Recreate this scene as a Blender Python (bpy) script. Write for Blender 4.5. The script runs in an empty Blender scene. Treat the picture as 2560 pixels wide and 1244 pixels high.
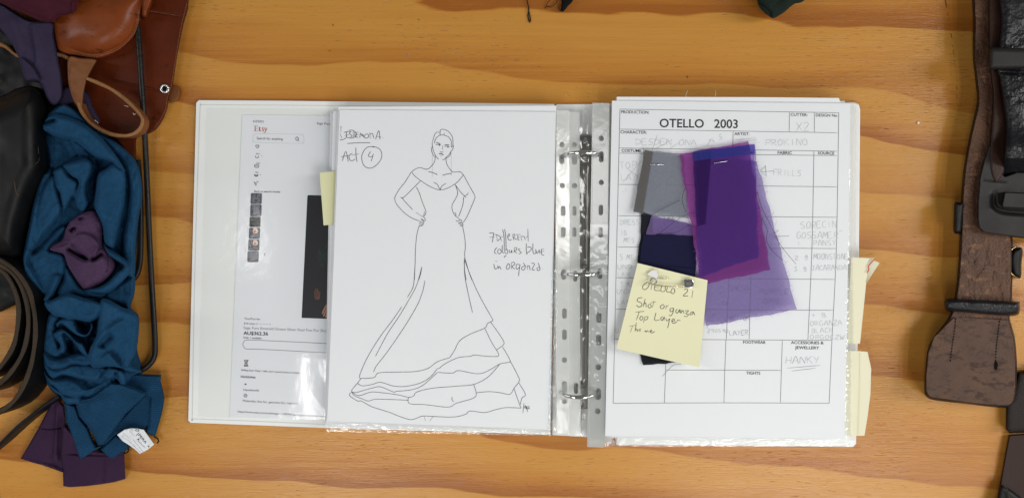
import bpy, math, random
import numpy as np
from mathutils import Vector, Matrix
from mathutils.geometry import tessellate_polygon
random.seed(7); np.random.seed(7)
scene = bpy.context.scene
COL = scene.collection

# ------------------------------------------------------------------ camera, light, exposure
H = 0.75                      # lens height over the table (m)
K = 5.2e-4                    # metres per photo pixel and metre of distance
cam_d = bpy.data.cameras.new('camera'); cam = bpy.data.objects.new('camera', cam_d); COL.objects.link(cam)
cam_d.sensor_width = 36.0; cam_d.lens = 36.0 / (2560 * K)
cam_d.clip_start = 0.01; cam_d.clip_end = 50
cam.location = (0, 0, H); cam.rotation_euler = (0, 0, 0)
scene.camera = cam

world = bpy.data.worlds.new('World'); scene.world = world; world.use_nodes = True
bg = world.node_tree.nodes['Background']
bg.inputs['Color'].default_value = (0.93, 0.97, 1.0, 1); bg.inputs['Strength'].default_value = 0.13

def area(name, loc, size, watts, color=(1, 1, 1), aim=None):
    d = bpy.data.lights.new(name, 'AREA'); d.shape = 'RECTANGLE'; d.size, d.size_y = size; d.energy = watts; d.color = color
    o = bpy.data.objects.new(name, d); COL.objects.link(o); o.location = loc
    if aim is not None:
        o.rotation_euler = (Vector(aim) - Vector(loc)).to_track_quat('-Z', 'Y').to_euler()
    return o
# fluorescent ceiling fittings of the workroom
for k in range(2): area('fluorescent_tube_a', (-0.70 + .30 * k, -1.25, 1.75), (0.07, 1.35), 6.5, (1, 0.98, 0.95))
for k in range(3): area('fluorescent_tube_b', (0.70 + .32 * k, -1.25, 1.75), (0.07, 1.35), 7.5, (1, 0.98, 0.95))
area('ceiling_lamp_side_a', (-2.3, 0.3, 1.75), (0.5, 2.0), 15.0, (1, 0.98, 0.96), (0, 0, 0))
area('ceiling_lamp_side_b', (2.55, 0.3, 1.75), (0.5, 2.0), 41.0, (1, 0.97, 0.93), (0, 0, 0))

scene.view_settings.view_transform = 'Standard'
scene.view_settings.look = 'None'
scene.view_settings.exposure = 0.2
scene.view_settings.gamma = 1.0
scene.view_settings.use_curve_mapping = False
scene.render.engine = 'CYCLES'
scene.cycles.transparent_max_bounces = 24
scene.cycles.max_bounces = 8
scene.cycles.use_denoising = True

# ------------------------------------------------------------------ helpers
def P(px, py, z=0.0):
    """Point over the table at height z that the lens sees at photo pixel (px, py)."""
    s = K * (H - z)
    return ((px - 1280) * s, (622 - py) * s, z)

def new_mesh(name, verts, faces, mat, parent=None, smooth=True, mats=None, midx=None):
    me = bpy.data.meshes.new(name)
    me.from_pydata([tuple(v) for v in verts], [], [tuple(f) for f in faces])
    for m in (mats or [mat]): me.materials.append(m)
    if midx is not None: me.polygons.foreach_set('material_index', midx)
    if smooth: me.polygons.foreach_set('use_smooth', [True] * len(me.polygons))
    me.update()
    o = bpy.data.objects.new(name, me); COL.objects.link(o)
    if parent is not None: o.parent = parent
    return o

def thing(name, label, cat, group=None):
    o = bpy.data.objects.new(name, None); COL.objects.link(o); o.empty_display_size = 0.02
    return tag(o, label, cat, group)

def tag(o, label, cat, group=None):
    o['label'] = label; o['category'] = cat
    if group: o['group'] = group
    return o

def catmull(pts, step=2.0, closed=False):
    pts = [np.array(p, float) for p in pts]
    n = len(pts)
    if n < 3 and not closed:
        a, b = pts[0], pts[-1]; k = max(1, int(np.linalg.norm((b - a)[:2]) / step))
        return [a + (b - a) * i / k for i in range(k + 1)]
    out = []
    rng = range(n if closed else n - 1)
    for i in rng:
        if closed: p0, p1, p2, p3 = pts[(i - 1) % n], pts[i], pts[(i + 1) % n], pts[(i + 2) % n]
        else: p0, p1, p2, p3 = pts[max(i - 1, 0)], pts[i], pts[i + 1], pts[min(i + 2, n - 1)]
        k = max(1, int(np.linalg.norm((p2 - p1)[:2]) / step))
        for j in range(k):
            t = j / k
            out.append(0.5 * ((2 * p1) + (-p0 + p2) * t + (2 * p0 - 5 * p1 + 4 * p2 - p3) * t * t + (-p0 + 3 * p1 - 3 * p2 + p3) * t ** 3))
    if not closed: out.append(pts[-1])
    return out

def as_zf(z):
    return z if callable(z) else (lambda x, y: z)

def slab(name, loops, z, thick, mat, parent=None, bevel=0.0, smooth_outline=False, smooth=False, seg=2):
    """Filled outline (photo pixels, first loop outer, the others holes) whose top lies at z, going down by thick."""
    if not isinstance(loops[0][0], (tuple, list)): loops = [loops]
    if smooth_outline: loops = [[tuple(p) for p in catmull(l, 3.0, True)] for l in loops]
    zf = as_zf(z)
    top = []; 
    for l in loops: top += [P(x, y, zf(x, y)) for x, y in l]
    tris = tessellate_polygon([[Vector((x, -y, 0)) for x, y in l] for l in loops])
    n = len(top)
    faces = []
    for t in tris:
        a, b, c = [Vector(top[i]) for i in t]
        t = tuple(t)
        if (b - a).cross(c - a).z < 0: t = t[::-1]
        faces.append(t)
    verts = list(top)
    if thick > 0:
        verts += [(x, y, zz - thick) for x, y, zz in top]
        faces += [tuple(i + n for i in f[::-1]) for f in faces]
        base = 0
        for l in loops:
            m = len(l)
            ar = sum(l[i][0] * l[(i + 1) % m][1] - l[(i + 1) % m][0] * l[i][1] for i in range(m))
            for i in range(m):
                a, b = base + i, base + (i + 1) % m
                q = (a, b, b + n, a + n)
                faces.append(q)
            base += m
    o = new_mesh(name, verts, faces, mat, parent, smooth)
    if thick > 0:
        import bmesh
        bm = bmesh.new(); bm.from_mesh(o.data); bmesh.ops.recalc_face_normals(bm, faces=bm.faces[:]); bm.to_mesh(o.data); bm.free()
    if bevel > 0:
        md = o.modifiers.new('bevel', 'BEVEL'); md.width = bevel; md.segments = seg; md.limit_method = 'ANGLE'; md.angle_limit = math.radians(50)
        md.use_clamp_overlap = True
        o.data.polygons.foreach_set('use_smooth', [True] * len(o.data.polygons))
        w = o.modifiers.new('normals', 'WEIGHTED_NORMAL'); w.keep_sharp = True
    return o

def sheet(name, quad, nx, ny, zfun, mat, parent=None, thick=0.0, edge=0.0):
    """Grid over a four cornered outline (tl, tr, br, bl in photo pixels); zfun(px, py, u, v)."""
    tl, tr, br, bl = [np.array(q, float) for q in quad]
    verts = []; faces = []
    for j in range(ny + 1):
        v = j / ny
        for i in range(nx + 1):
            u = i / nx
            p = (tl * (1 - u) + tr * u) * (1 - v) + (bl * (1 - u) + br * u) * v
            if edge:
                k_ = p[0] * .013 + p[1] * .029
                p = p + np.array([edge * (math.sin(p[1] * .045 + k_) + .5 * math.sin(p[1] * .17 + 1.3)), edge * (math.sin(p[0] * .05 + 2 + k_) + .5 * math.sin(p[0] * .19))])
            verts.append(P(p[0], p[1], zfun(p[0], p[1], u, v)))
    for j in range(ny):
        for i in range(nx):
            a = j * (nx + 1) + i
            faces.append((a, a + nx + 1, a + nx + 2, a + 1))
    o = new_mesh(name, verts, faces, mat, parent, smooth=(thick <= 0))
    if thick > 0:
        md = o.modifiers.new('thickness', 'SOLIDIFY'); md.thickness = thick; md.offset = -1
    return o

def ribbons(name, strokes, z, width, mat, parent=None, smooth_path=True, jitter=0.0):
    """Flat ink lines: strokes are polylines in photo pixels (or (polyline, width))."""
    zf = as_zf(z); verts = []; faces = []; k_layer = 0
    for s in strokes:
        w = width
        if isinstance(s, tuple) and len(s) == 2 and isinstance(s[0], list): s, w = s
        pts = catmull(s, 2.0) if smooth_path and len(s) > 2 else (catmull(s, 10.0) if len(s) == 2 else [np.array(p, float) for p in s])
        if len(pts) < 2: continue
        pts = [p for i, p in enumerate(pts) if i == 0 or np.linalg.norm(p - pts[i - 1]) > 1e-3]
        if len(pts) < 2: continue
        b0 = len(verts); dz = (k_layer % 7) * 0.000004; k_layer += 1
        for i, p in enumerate(pts):
            d = pts[min(i + 1, len(pts) - 1)] - pts[max(i - 1, 0)]
            d = d / (np.linalg.norm(d) + 1e-9); nrm = np.array([-d[1], d[0]])
            ww = w * (1 + jitter * (random.random() - .5))
            if i in (0, len(pts) - 1): ww *= 0.6
            for sgn in (-.5, .5):
                q = p + nrm * ww * sgn
                verts.append(P(q[0], q[1], zf(q[0], q[1]) + dz))
        for i in range(len(pts) - 1):
            a = b0 + 2 * i
            faces.append((a, a + 1, a + 3, a + 2))
    o = new_mesh(name, verts, faces, mat, parent, smooth=False)
    return o

def clusters(boxes, gap):
    n = len(boxes); par = list(range(n))
    def find(a):
        while par[a] != a: par[a] = par[par[a]]; a = par[a]
        return a
    for i in range(n):
        for j in range(i):
            a, b = boxes[i], boxes[j]
            if a[0] - gap < b[2] and b[0] - gap < a[2] and a[1] - gap < b[3] and b[1] - gap < a[3]: par[find(i)] = find(j)
    g = {}
    for i in range(n): g.setdefault(find(i), []).append(i)
    return list(g.values())
def bbox(pl):
    xs = [p[0] for p in pl]; ys = [p[1] for p in pl]; return min(xs), min(ys), max(xs), max(ys)
def marks_split(name, strokes, z, width, mat, parent, gap, jitter=0.0):
    """one part for every separate note or icon"""
    for g in clusters([bbox(s_[0] if isinstance(s_, tuple) else s_) for s_ in strokes], gap):
        ribbons(name, [strokes[i] for i in g], z, width, mat, parent, jitter=jitter)

def fills(name, polys, z, mats, parent=None):
    """Flat printed patches: list of (outline, material index)."""
    zf = as_zf(z); verts = []; faces = []; mi = []
    for k, (poly, m) in enumerate(polys):
        b0 = len(verts)
        verts += [P(x, y, zf(x, y) + k * 0.0000025) for x, y in poly]
        for t in tessellate_polygon([[Vector((x, -y, 0)) for x, y in poly]]):
            a, b, c = [Vector(verts[b0 + i]) for i in t]
            t = tuple(b0 + i for i in t)
            if (b - a).cross(c - a).z < 0: t = t[::-1]
            faces.append(t); mi.append(m)
    return new_mesh(name, verts, faces, None, parent, smooth=False, mats=mats, midx=mi)

def text_geo(s, x0, y0, x1, y1, cap, bold=0.0, space=1.0):
    """Letters of the built-in font laid from (x0,y0) to (x1,y1) on the baseline, as photo-pixel triangles."""
    c = bpy.data.curves.new('t', 'FONT'); c.body = s; c.size = 1.0; c.offset = bold; c.resolution_u = 3; c.space_character = space
    o = bpy.data.objects.new('t', c); COL.objects.link(o)
    me = bpy.data.meshes.new_from_object(o)
    v = np.array([p.co[:2] for p in me.vertices]); f = [tuple(p.vertices) for p in me.polygons]
    bpy.data.objects.remove(o); bpy.data.curves.remove(c); bpy.data.meshes.remove(me)
    xmin, xmax = v[:, 0].min(), v[:, 0].max()
    L = math.hypot(x1 - x0, y1 - y0); d = np.array([(x1 - x0) / L, (y1 - y0) / L]); up = np.array([d[1], -d[0]])
    sx = L / (xmax - xmin); sy = cap / 0.69
    q = np.array([x0, y0]) + np.outer((v[:, 0] - xmin) * sx, d) + np.outer(v[:, 1] * sy, up)
    return q, f

def texts(name, items, z, mat, parent=None):
    if len(items) > 1:
        return [texts(name, [it], z, mat, parent) for it in items]
    zf = as_zf(z); verts = []; faces = []
    for it in items:
        q, f = text_geo(*it); b0 = len(verts)
        verts += [P(x, y, zf(x, y)) for x, y in q]
        faces += [tuple(b0 + i for i in t) for t in f]
    return new_mesh(name, verts, faces, mat, parent, smooth=False)

def tube(name, path, radius, mat, parent=None, n=10, world=False, taper=None, step=4.0, raw=False):
    """Round rod along a path of (px, py, z) (or world points)."""
    if world: pts = [Vector(p) for p in path]
    else:
        pp = path if raw else catmull(path, step)
        pts = [Vector(P(*p)) for p in pp]
    verts = []; faces = []; m = len(pts)
    up = Vector((0.13, 0.21, 0.97)).normalized()
    for i, p in enumerate(pts):
        t = (pts[min(i + 1, m - 1)] - pts[max(i - 1, 0)]).normalized()
        a = t.cross(up)
        if a.length < 1e-4: a = t.cross(Vector((1, 0, 0)))
        a.normalize(); b = a.cross(t)
        r = radius * (taper(i / (m - 1)) if taper else 1)
        for k in range(n):
            th = 2 * math.pi * k / n
            verts.append(p + a * (math.cos(th) * r) + b * (math.sin(th) * r))
    for i in range(m - 1):
        for k in range(n):
            faces.append((i * n + k, i * n + (k + 1) % n, (i + 1) * n + (k + 1) % n, (i + 1) * n + k))
    faces.append(tuple(range(n))[::-1]); faces.append(tuple((m - 1) * n + k for k in range(n)))
    return new_mesh(name, verts, faces, mat, parent)

def edge_strap(name, path, height, thick, mat, parent=None, step=4.0, wob=0.0, mats=None):
    """A strap standing on its edge: path of (px, py, z of the upper edge); height down from it, thick across. height may be a function of 0..1."""
    pp = catmull(path, step); m = len(pp); verts = []; faces = []; midx = []
    hf = height if callable(height) else (lambda t: height)
    pts = [Vector(P(*p)) for p in pp]
    for i, p in enumerate(pts):
        t = pts[min(i + 1, m - 1)] - pts[max(i - 1, 0)]; t.z = 0; t.normalize()
        nn = Vector((-t.y, t.x, 0)); h = hf(i / (m - 1)); th = thick * .5 * (1 + wob * math.sin(i * .23 + .7 * math.sin(i * .11)) + wob * (random.random() - .5))
        c = 0.25 * th
        ring = [(-th, 0), (-th, h - 2 * c), (-th + 2 * c, h), (th - 2 * c, h), (th, h - 2 * c), (th, 0)]
        for o_, z_ in ring: verts.append(p + nn * o_ + Vector((0, 0, max(z_ - h, .0003 - p.z))))
    n = 6
    for i in range(m - 1):
        for k in range(n):
            faces.append((i * n + k, i * n + (k + 1) % n, (i + 1) * n + (k + 1) % n, (i + 1) * n + k)); midx.append(1 if (mats and k in (1, 2, 3)) else 0)
    faces.append(tuple(range(n))); faces.append(tuple((m - 1) * n + k for k in range(n))[::-1]); midx += [0, 0]
    o = new_mesh(name, verts, faces, mat, parent, smooth=False, mats=mats, midx=midx if mats else None)
    import bmesh
    bm = bmesh.new(); bm.from_mesh(o.data); bmesh.ops.recalc_face_normals(bm, faces=bm.faces[:]); bm.to_mesh(o.data); bm.free()
    return o

def stitches(name, path, z, mat, parent=None, pitch=7.0, length=4.6, width=1.6, slant=0.0):
    """A row of thread stitches as small raised capsules along a pixel path."""
    zf = as_zf(z); pts = catmull(path, 1.0); verts = []; faces = []
    acc = 0.0; last = pts[0]
    for i in range(1, len(pts)):
        acc += np.linalg.norm(pts[i] - pts[i - 1])
        if acc >= pitch:
            acc = 0
            d = pts[i] - pts[max(i - 3, 0)]; d = d / (np.linalg.norm(d) + 1e-9)
            c_, s_ = math.cos(slant), math.sin(slant); d = np.array([d[0] * c_ - d[1] * s_, d[0] * s_ + d[1] * c_])
            nn = np.array([-d[1], d[0]]); p = pts[i]; b0 = len(verts); L = length * (0.85 + .3 * random.random())
            for (a, b, dz) in ((-.5, 0, 0), (-.3, -.5, .0001), (.3, -.5, .0001), (.5, 0, 0), (.3, .5, .0001), (-.3, .5, .0001), (0, 0, .0007)):
                q = p + d * L * a + nn * width * b
                verts.append(P(q[0], q[1], zf(q[0], q[1]) + dz))
            for k in range(6): faces.append((b0 + (k + 1) % 6, b0 + k, b0 + 6))
    return new_mesh(name, verts, faces, mat, parent)

# --- relief: sewn or folded soft things, as a height field over an outline
def seg_dist(X, Y, pts, closed):
    """distance to a polyline, arc parameter 0..1 and side (+ left of travel on the photo)"""
    best = np.full(X.shape, 1e9); side = np.zeros(X.shape); par = np.zeros(X.shape)
    n = len(pts); L = 0; lens = []
    for i in range(n if closed else n - 1):
        lens.append(math.hypot(pts[(i + 1) % n][0] - pts[i][0], pts[(i + 1) % n][1] - pts[i][1]))
    tot = sum(lens) + 1e-9
    for i in range(n if closed else n - 1):
        ax, ay = pts[i][:2]; bx, by = pts[(i + 1) % n][:2]
        dx, dy = bx - ax, by - ay; l2 = dx * dx + dy * dy + 1e-9
        t = np.clip(((X - ax) * dx + (Y - ay) * dy) / l2, 0, 1)
        d = np.hypot(X - ax - t * dx, Y - ay - t * dy)
        m = d < best
        best = np.where(m, d, best)
        side = np.where(m, np.sign(dx * (Y - ay) - dy * (X - ax)), side)
        par = np.where(m, (L + t * lens[i]) / tot, par)
        L += lens[i]
    return best, par, side

def inside(X, Y, pts):
    r = np.zeros(X.shape, bool); n = len(pts)
    for i in range(n):
        x0, y0 = pts[i][:2]; x1, y1 = pts[(i + 1) % n][:2]
        if y0 == y1: continue
        c = ((y0 > Y) != (y1 > Y)) & (X < (x1 - x0) * (Y - y0) / (y1 - y0) + x0)
        r ^= c
    return r

def vnoise(X, Y, sx, sy, seed=0, octs=3):
    """smooth value noise"""
    out = np.zeros(X.shape); amp = 1.0; tot = 0
    for o in range(octs):
        rs = np.random.RandomState(seed + o * 17); T = rs.rand(64, 64)
        u = X / sx * 2 ** o; v = Y / sy * 2 ** o
        iu = np.floor(u).astype(int); iv = np.floor(v).astype(int); fu = u - iu; fv = v - iv
        fu = fu * fu * (3 - 2 * fu); fv = fv * fv * (3 - 2 * fv)
        g = lambda a, b: T[a % 64, b % 64]
        out += amp * ((g(iu, iv) * (1 - fu) + g(iu + 1, iv) * fu) * (1 - fv) + (g(iu, iv + 1) * (1 - fu) + g(iu + 1, iv + 1) * fu) * fv)
        tot += amp; amp *= .5
    return out / tot - .5

class Relief:
    def __init__(self, outline, step=1.6, smooth=True):
        self.out = [tuple(p) for p in (catmull(outline, 3.0, True) if smooth else outline)]
        xs = [p[0] for p in self.out]; ys = [p[1] for p in self.out]
        self.x = np.arange(min(xs) - 1, max(xs) + 1 + step, step); self.y = np.arange(min(ys) - 1, max(ys) + 1 + step, step)
        self.X, self.Y = np.meshgrid(self.x, self.y)
        self.m = inside(self.X, self.Y, self.out)
        self.edge, _, _ = seg_dist(self.X, self.Y, self.out, True)
        self.Z = np.zeros(self.X.shape)
    def dome(self, h, r, base=0.0, power=0.5):
        t = np.clip(self.edge / r, 0, 1); self.Z = base + h * (1 - (1 - t) ** 2) ** power
        return self
    def flap(self, poly, z, r=8.0, dzdx=0.0, dzdy=0.0, drop=None, smooth=True):
        """a layer of cloth lying over the rest, with a rolled edge"""
        pl = [tuple(p) for p in (catmull(poly, 3.0, True) if smooth else poly)]
        i = inside(self.X, self.Y, pl); d, _, _ = seg_dist(self.X, self.Y, pl, True)
        cx = np.mean([p[0] for p in pl]); cy = np.mean([p[1] for p in pl])
        drop = drop if drop is not None else 0.006
        top = z + dzdx * (self.X - cx) + dzdy * (self.Y - cy)
        t = np.clip(d / r, 0, 1)
        zz = top - drop * (1 - np.sqrt(np.clip(1 - (1 - t) ** 2, 0, 1)))
        self.Z = np.where(i & (zz > self.Z), zz, self.Z)
        return self
    def fold(self, path, up, wide=14.0, narrow=2.5, down=None, taper=0.12):
        """fold edge: the cloth left of the path (seen walking along it) rises and lies over the right side; up in m"""
        pl = catmull(path, 3.0); d, t, s = seg_dist(self.X, self.Y, pl, False)
        tp = np.clip(np.minimum(t, 1 - t) / taper, 0, 1); tp = tp * tp * (3 - 2 * tp)
        down = up * .6 if down is None else down
        a = np.where(s < 0, up * np.exp(-d / wide), -down * np.exp(-d / (narrow * 3)))
        # steep but continuous step on the line
        b = np.where(s < 0, 1 - np.exp(-d / narrow) * .5, 1 - np.exp(-d / narrow) * .5)
        self.Z = self.Z + tp * a * b
        return self
    def ridge(self, path, amp, w=5.0, taper=0.2):
        pl = catmull(path, 3.0); d, t, s = seg_dist(self.X, self.Y, pl, False)
        tp = np.clip(np.minimum(t, 1 - t) / taper, 0, 1); tp = tp * tp * (3 - 2 * tp)
        self.Z = self.Z + tp * amp * np.exp(-(d / w) ** 2); return self
    def noise(self, amp, sx, sy, seed=1, octs=3, rot=0.0):
        c, s = math.cos(rot), math.sin(rot)
        self.Z = self.Z + amp * vnoise(self.X * c + self.Y * s + 4000, -self.X * s + self.Y * c + 4000, sx, sy, seed, octs); return self
    def blur(self, n=1):
        for _ in range(n):
            Z = np.pad(self.Z, 1, mode='edge')
            self.Z = (Z[1:-1, 1:-1] * 4 + (Z[:-2, 1:-1] + Z[2:, 1:-1] + Z[1:-1, :-2] + Z[1:-1, 2:]) * 2 + Z[:-2, :-2] + Z[2:, 2:] + Z[:-2, 2:] + Z[2:, :-2]) / 16
        return self
    def build(self, name, mat, parent=None, edge_r=4.0, floor=0.0005, skirt=True):
        t = np.clip(self.edge / edge_r, 0, 1); f = np.sqrt(np.clip(1 - (1 - t) ** 2, 0, 1))
        Z = floor + np.maximum(self.Z - floor, 0.0006) * f
        ny, nx = self.X.shape
        cell = self.m[:-1, :-1] | self.m[1:, :-1] | self.m[:-1, 1:] | self.m[1:, 1:]
        used = np.zeros(self.m.shape, bool)
        used[:-1, :-1] |= cell; used[1:, :-1] |= cell; used[:-1, 1:] |= cell; used[1:, 1:] |= cell
        idx = np.full(self.m.shape, -1); idx[used] = np.arange(used.sum())
        X, Y = self.X.copy(), self.Y.copy()
        rim = used & ~self.m                        # rim points slide onto the outline itself
        rx, ry = X[rim], Y[rim]; bd = np.full(rx.shape, 1e9); nx_, ny_ = rx.copy(), ry.copy()
        n = len(self.out)
        for i in range(n):
            ax, ay = self.out[i][:2]; bx, by = self.out[(i + 1) % n][:2]
            dx, dy = bx - ax, by - ay; tt = np.clip(((rx - ax) * dx + (ry - ay) * dy) / (dx * dx + dy * dy + 1e-9), 0, 1)
            qx, qy = ax + tt * dx, ay + tt * dy; d = np.hypot(rx - qx, ry - qy); mm = d < bd
            bd = np.where(mm, d, bd); nx_ = np.where(mm, qx, nx_); ny_ = np.where(mm, qy, ny_)
        X[rim] = nx_; Y[rim] = ny_; Z = Z.copy(); Z[rim] = floor
        s = K * (H - Z)
        V = np.stack([(X - 1280) * s, (622 - Y) * s, Z], -1)[used]
        jj, ii = np.nonzero(cell)
        F = np.stack([idx[jj, ii], idx[jj + 1, ii], idx[jj + 1, ii + 1], idx[jj, ii + 1]], -1)
        self.final = Z
        return new_mesh(name, V.tolist(), F.tolist(), mat, parent)
    def height(self, x, y):
        i = int(np.clip(round((x - self.x[0]) / (self.x[1] - self.x[0])), 0, len(self.x) - 1)); j = int(np.clip(round((y - self.y[0]) / (self.y[1] - self.y[0])), 0, len(self.y) - 1))
        return float(self.final[j, i])

# ------------------------------------------------------------------ materials
def mat_new(name):
    m = bpy.data.materials.new(name); m.use_nodes = True
    return m, m.node_tree.nodes, m.node_tree.links, m.node_tree.nodes['Principled BSDF']

def node(ns, t, **kw):
    n = ns.new(t)
    for k, v in kw.items(): setattr(n, k, v)
    return n

def simple(name, col, rough=0.5, spec=0.5, metal=0.0, coat=0.0):
    m, ns, ls, b = mat_new(name)
    b.inputs['Base Color'].default_value = (*col, 1); b.inputs['Roughness'].default_value = rough
    b.inputs['Specular IOR Level'].default_value = spec; b.inputs['Metallic'].default_value = metal; b.inputs['Coat Weight'].default_value = coat
    return m

def ramp(ns, stops, interp='LINEAR'):
    r = ns.new('ShaderNodeValToRGB'); r.color_ramp.interpolation = interp
    e = r.color_ramp.elements
    while len(e) < len(stops): e.new(0.5)
    for k, (p, c) in enumerate(stops):
        e[k].position = p; e[k].color = (*c, 1) if len(c) == 3 else c
    return r

def noise_bump(ns, ls, b, scale, strength, dist, vec=None, detail=4):
    n = node(ns, 'ShaderNodeTexNoise'); n.inputs['Scale'].default_value = scale; n.inputs['Detail'].default_value = detail
    if vec is not None: ls.new(vec, n.inputs['Vector'])
    bu = node(ns, 'ShaderNodeBump'); bu.inputs['Strength'].default_value = strength; bu.inputs['Distance'].default_value = dist
    ls.new(n.outputs['Fac'], bu.inputs['Height']); ls.new(bu.outputs['Normal'], b.inputs['Normal'])
    return n, bu

def leather(name, c1, c2, rough=0.4, bump=0.5, scale=160, wear=None, wear_amt=0.5, coat=0.0, cell=True, spec=.22):
    m, ns, ls, b = mat_new(name)
    tc = node(ns, 'ShaderNodeTexCoord')
    n1 = node(ns, 'ShaderNodeTexNoise'); n1.inputs['Scale'].default_value = 28; n1.inputs['Detail'].default_value = 6; n1.inputs['Roughness'].default_value = .65
    ls.new(tc.outputs['Object'], n1.inputs['Vector'])
    r = ramp(ns, [(0.32, c1), (0.68, c2)]); ls.new(n1.outputs['Fac'], r.inputs['Fac'])
    col = r.outputs['Color']
    if wear is not None:
        mp = node(ns, 'ShaderNodeMapping'); mp.inputs['Scale'].default_value = (1.0, 2.2, 1.0); ls.new(tc.outputs['Object'], mp.inputs['Vector'])
        n2 = node(ns, 'ShaderNodeTexNoise'); n2.inputs['Scale'].default_value = 55; n2.inputs['Detail'].default_value = 7; n2.inputs['Roughness'].default_value = .7
        ls.new(mp.outputs['Vector'], n2.inputs['Vector'])
        r2 = ramp(ns, [(1 - wear_amt - .03, (0, 0, 0)), (1 - wear_amt + .05, (1, 1, 1))]); ls.new(n2.outputs['Fac'], r2.inputs['Fac'])
        mx = node(ns, 'ShaderNodeMix', data_type='RGBA'); ls.new(r2.outputs['Color'], mx.inputs['Factor']); ls.new(col, mx.inputs['A']); mx.inputs['B'].default_value = (*wear, 1)
        col = mx.outputs['Result']
    ls.new(col, b.inputs['Base Color'])
    rr = ramp(ns, [(0.3, (rough - .1,) * 3), (0.7, (rough + .14,) * 3)]); ls.new(n1.outputs['Fac'], rr.inputs['Fac']); ls.new(rr.outputs['Color'], b.inputs['Roughness'])
    b.inputs['Coat Weight'].default_value = coat; b.inputs['Coat Roughness'].default_value = .25; b.inputs['Specular IOR Level'].default_value = spec
    v = node(ns, 'ShaderNodeTexVoronoi'); v.inputs['Scale'].default_value = scale * 5; ls.new(tc.outputs['Object'], v.inputs['Vector'])
    n3 = node(ns, 'ShaderNodeTexNoise'); n3.inputs['Scale'].default_value = scale; n3.inputs['Detail'].default_value = 6; ls.new(tc.outputs['Object'], n3.inputs['Vector'])
    ad = node(ns, 'ShaderNodeMath', operation='MULTIPLY_ADD'); ls.new(v.outputs['Distance'], ad.inputs[0]); ad.inputs[1].default_value = .35 if cell else 0; ls.new(n3.outputs['Fac'], ad.inputs[2])
    bu = node(ns, 'ShaderNodeBump'); bu.inputs['Strength'].default_value = bump; bu.inputs['Distance'].default_value = 0.0012
    ls.new(ad.outputs[0], bu.inputs['Height']); ls.new(bu.outputs['Normal'], b.inputs['Normal'])
    return m

def cloth(name, c1, c2, sheen=0.3, weave=2600, bump=.25):
    m, ns, ls, b = mat_new(name)
    tc = node(ns, 'ShaderNodeTexCoord')
    n1 = node(ns, 'ShaderNodeTexNoise'); n1.inputs['Scale'].default_value = 35; n1.inputs['Detail'].default_value = 5; ls.new(tc.outputs['Object'], n1.inputs['Vector'])
    n4 = node(ns, 'ShaderNodeTexNoise'); n4.inputs['Scale'].default_value = 900; n4.inputs['Detail'].default_value = 2; ls.new(tc.outputs['Object'], n4.inputs['Vector'])
    av = node(ns, 'ShaderNodeMath', operation='MULTIPLY_ADD'); ls.new(n4.outputs['Fac'], av.inputs[0]); av.inputs[1].default_value = .5
    hv = node(ns, 'ShaderNodeMath', operation='MULTIPLY'); ls.new(n1.outputs['Fac'], hv.inputs[0]); hv.inputs[1].default_value = .5; ls.new(hv.outputs[0], av.inputs[2])
    r = ramp(ns, [(0.36, c1), (0.64, c2)]); ls.new(av.outputs[0], r.inputs['Fac']); ls.new(r.outputs['Color'], b.inputs['Base Color'])
    b.inputs['Roughness'].default_value = 1.0; b.inputs['Specular IOR Level'].default_value = .04
    b.inputs['Sheen Weight'].default_value = sheen; b.inputs['Sheen Roughness'].default_value = .5; b.inputs['Sheen Tint'].default_value = (*[min(1, x * 4) for x in c2], 1)
    noise_bump(ns, ls, b, weave, bump, 0.0004, tc.outputs['Object'], 2)
    return m

def paper(name, col, bump=.16):
    m, ns, ls, b = mat_new(name)
    b.inputs['Base Color'].default_value = (*col, 1); b.inputs['Roughness'].default_value = .75; b.inputs['Specular IOR Level'].default_value = .25
    tc = node(ns, 'ShaderNodeTexCoord'); noise_bump(ns, ls, b, 22, bump, 0.004, tc.outputs['Object'], 3)
    return m

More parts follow.
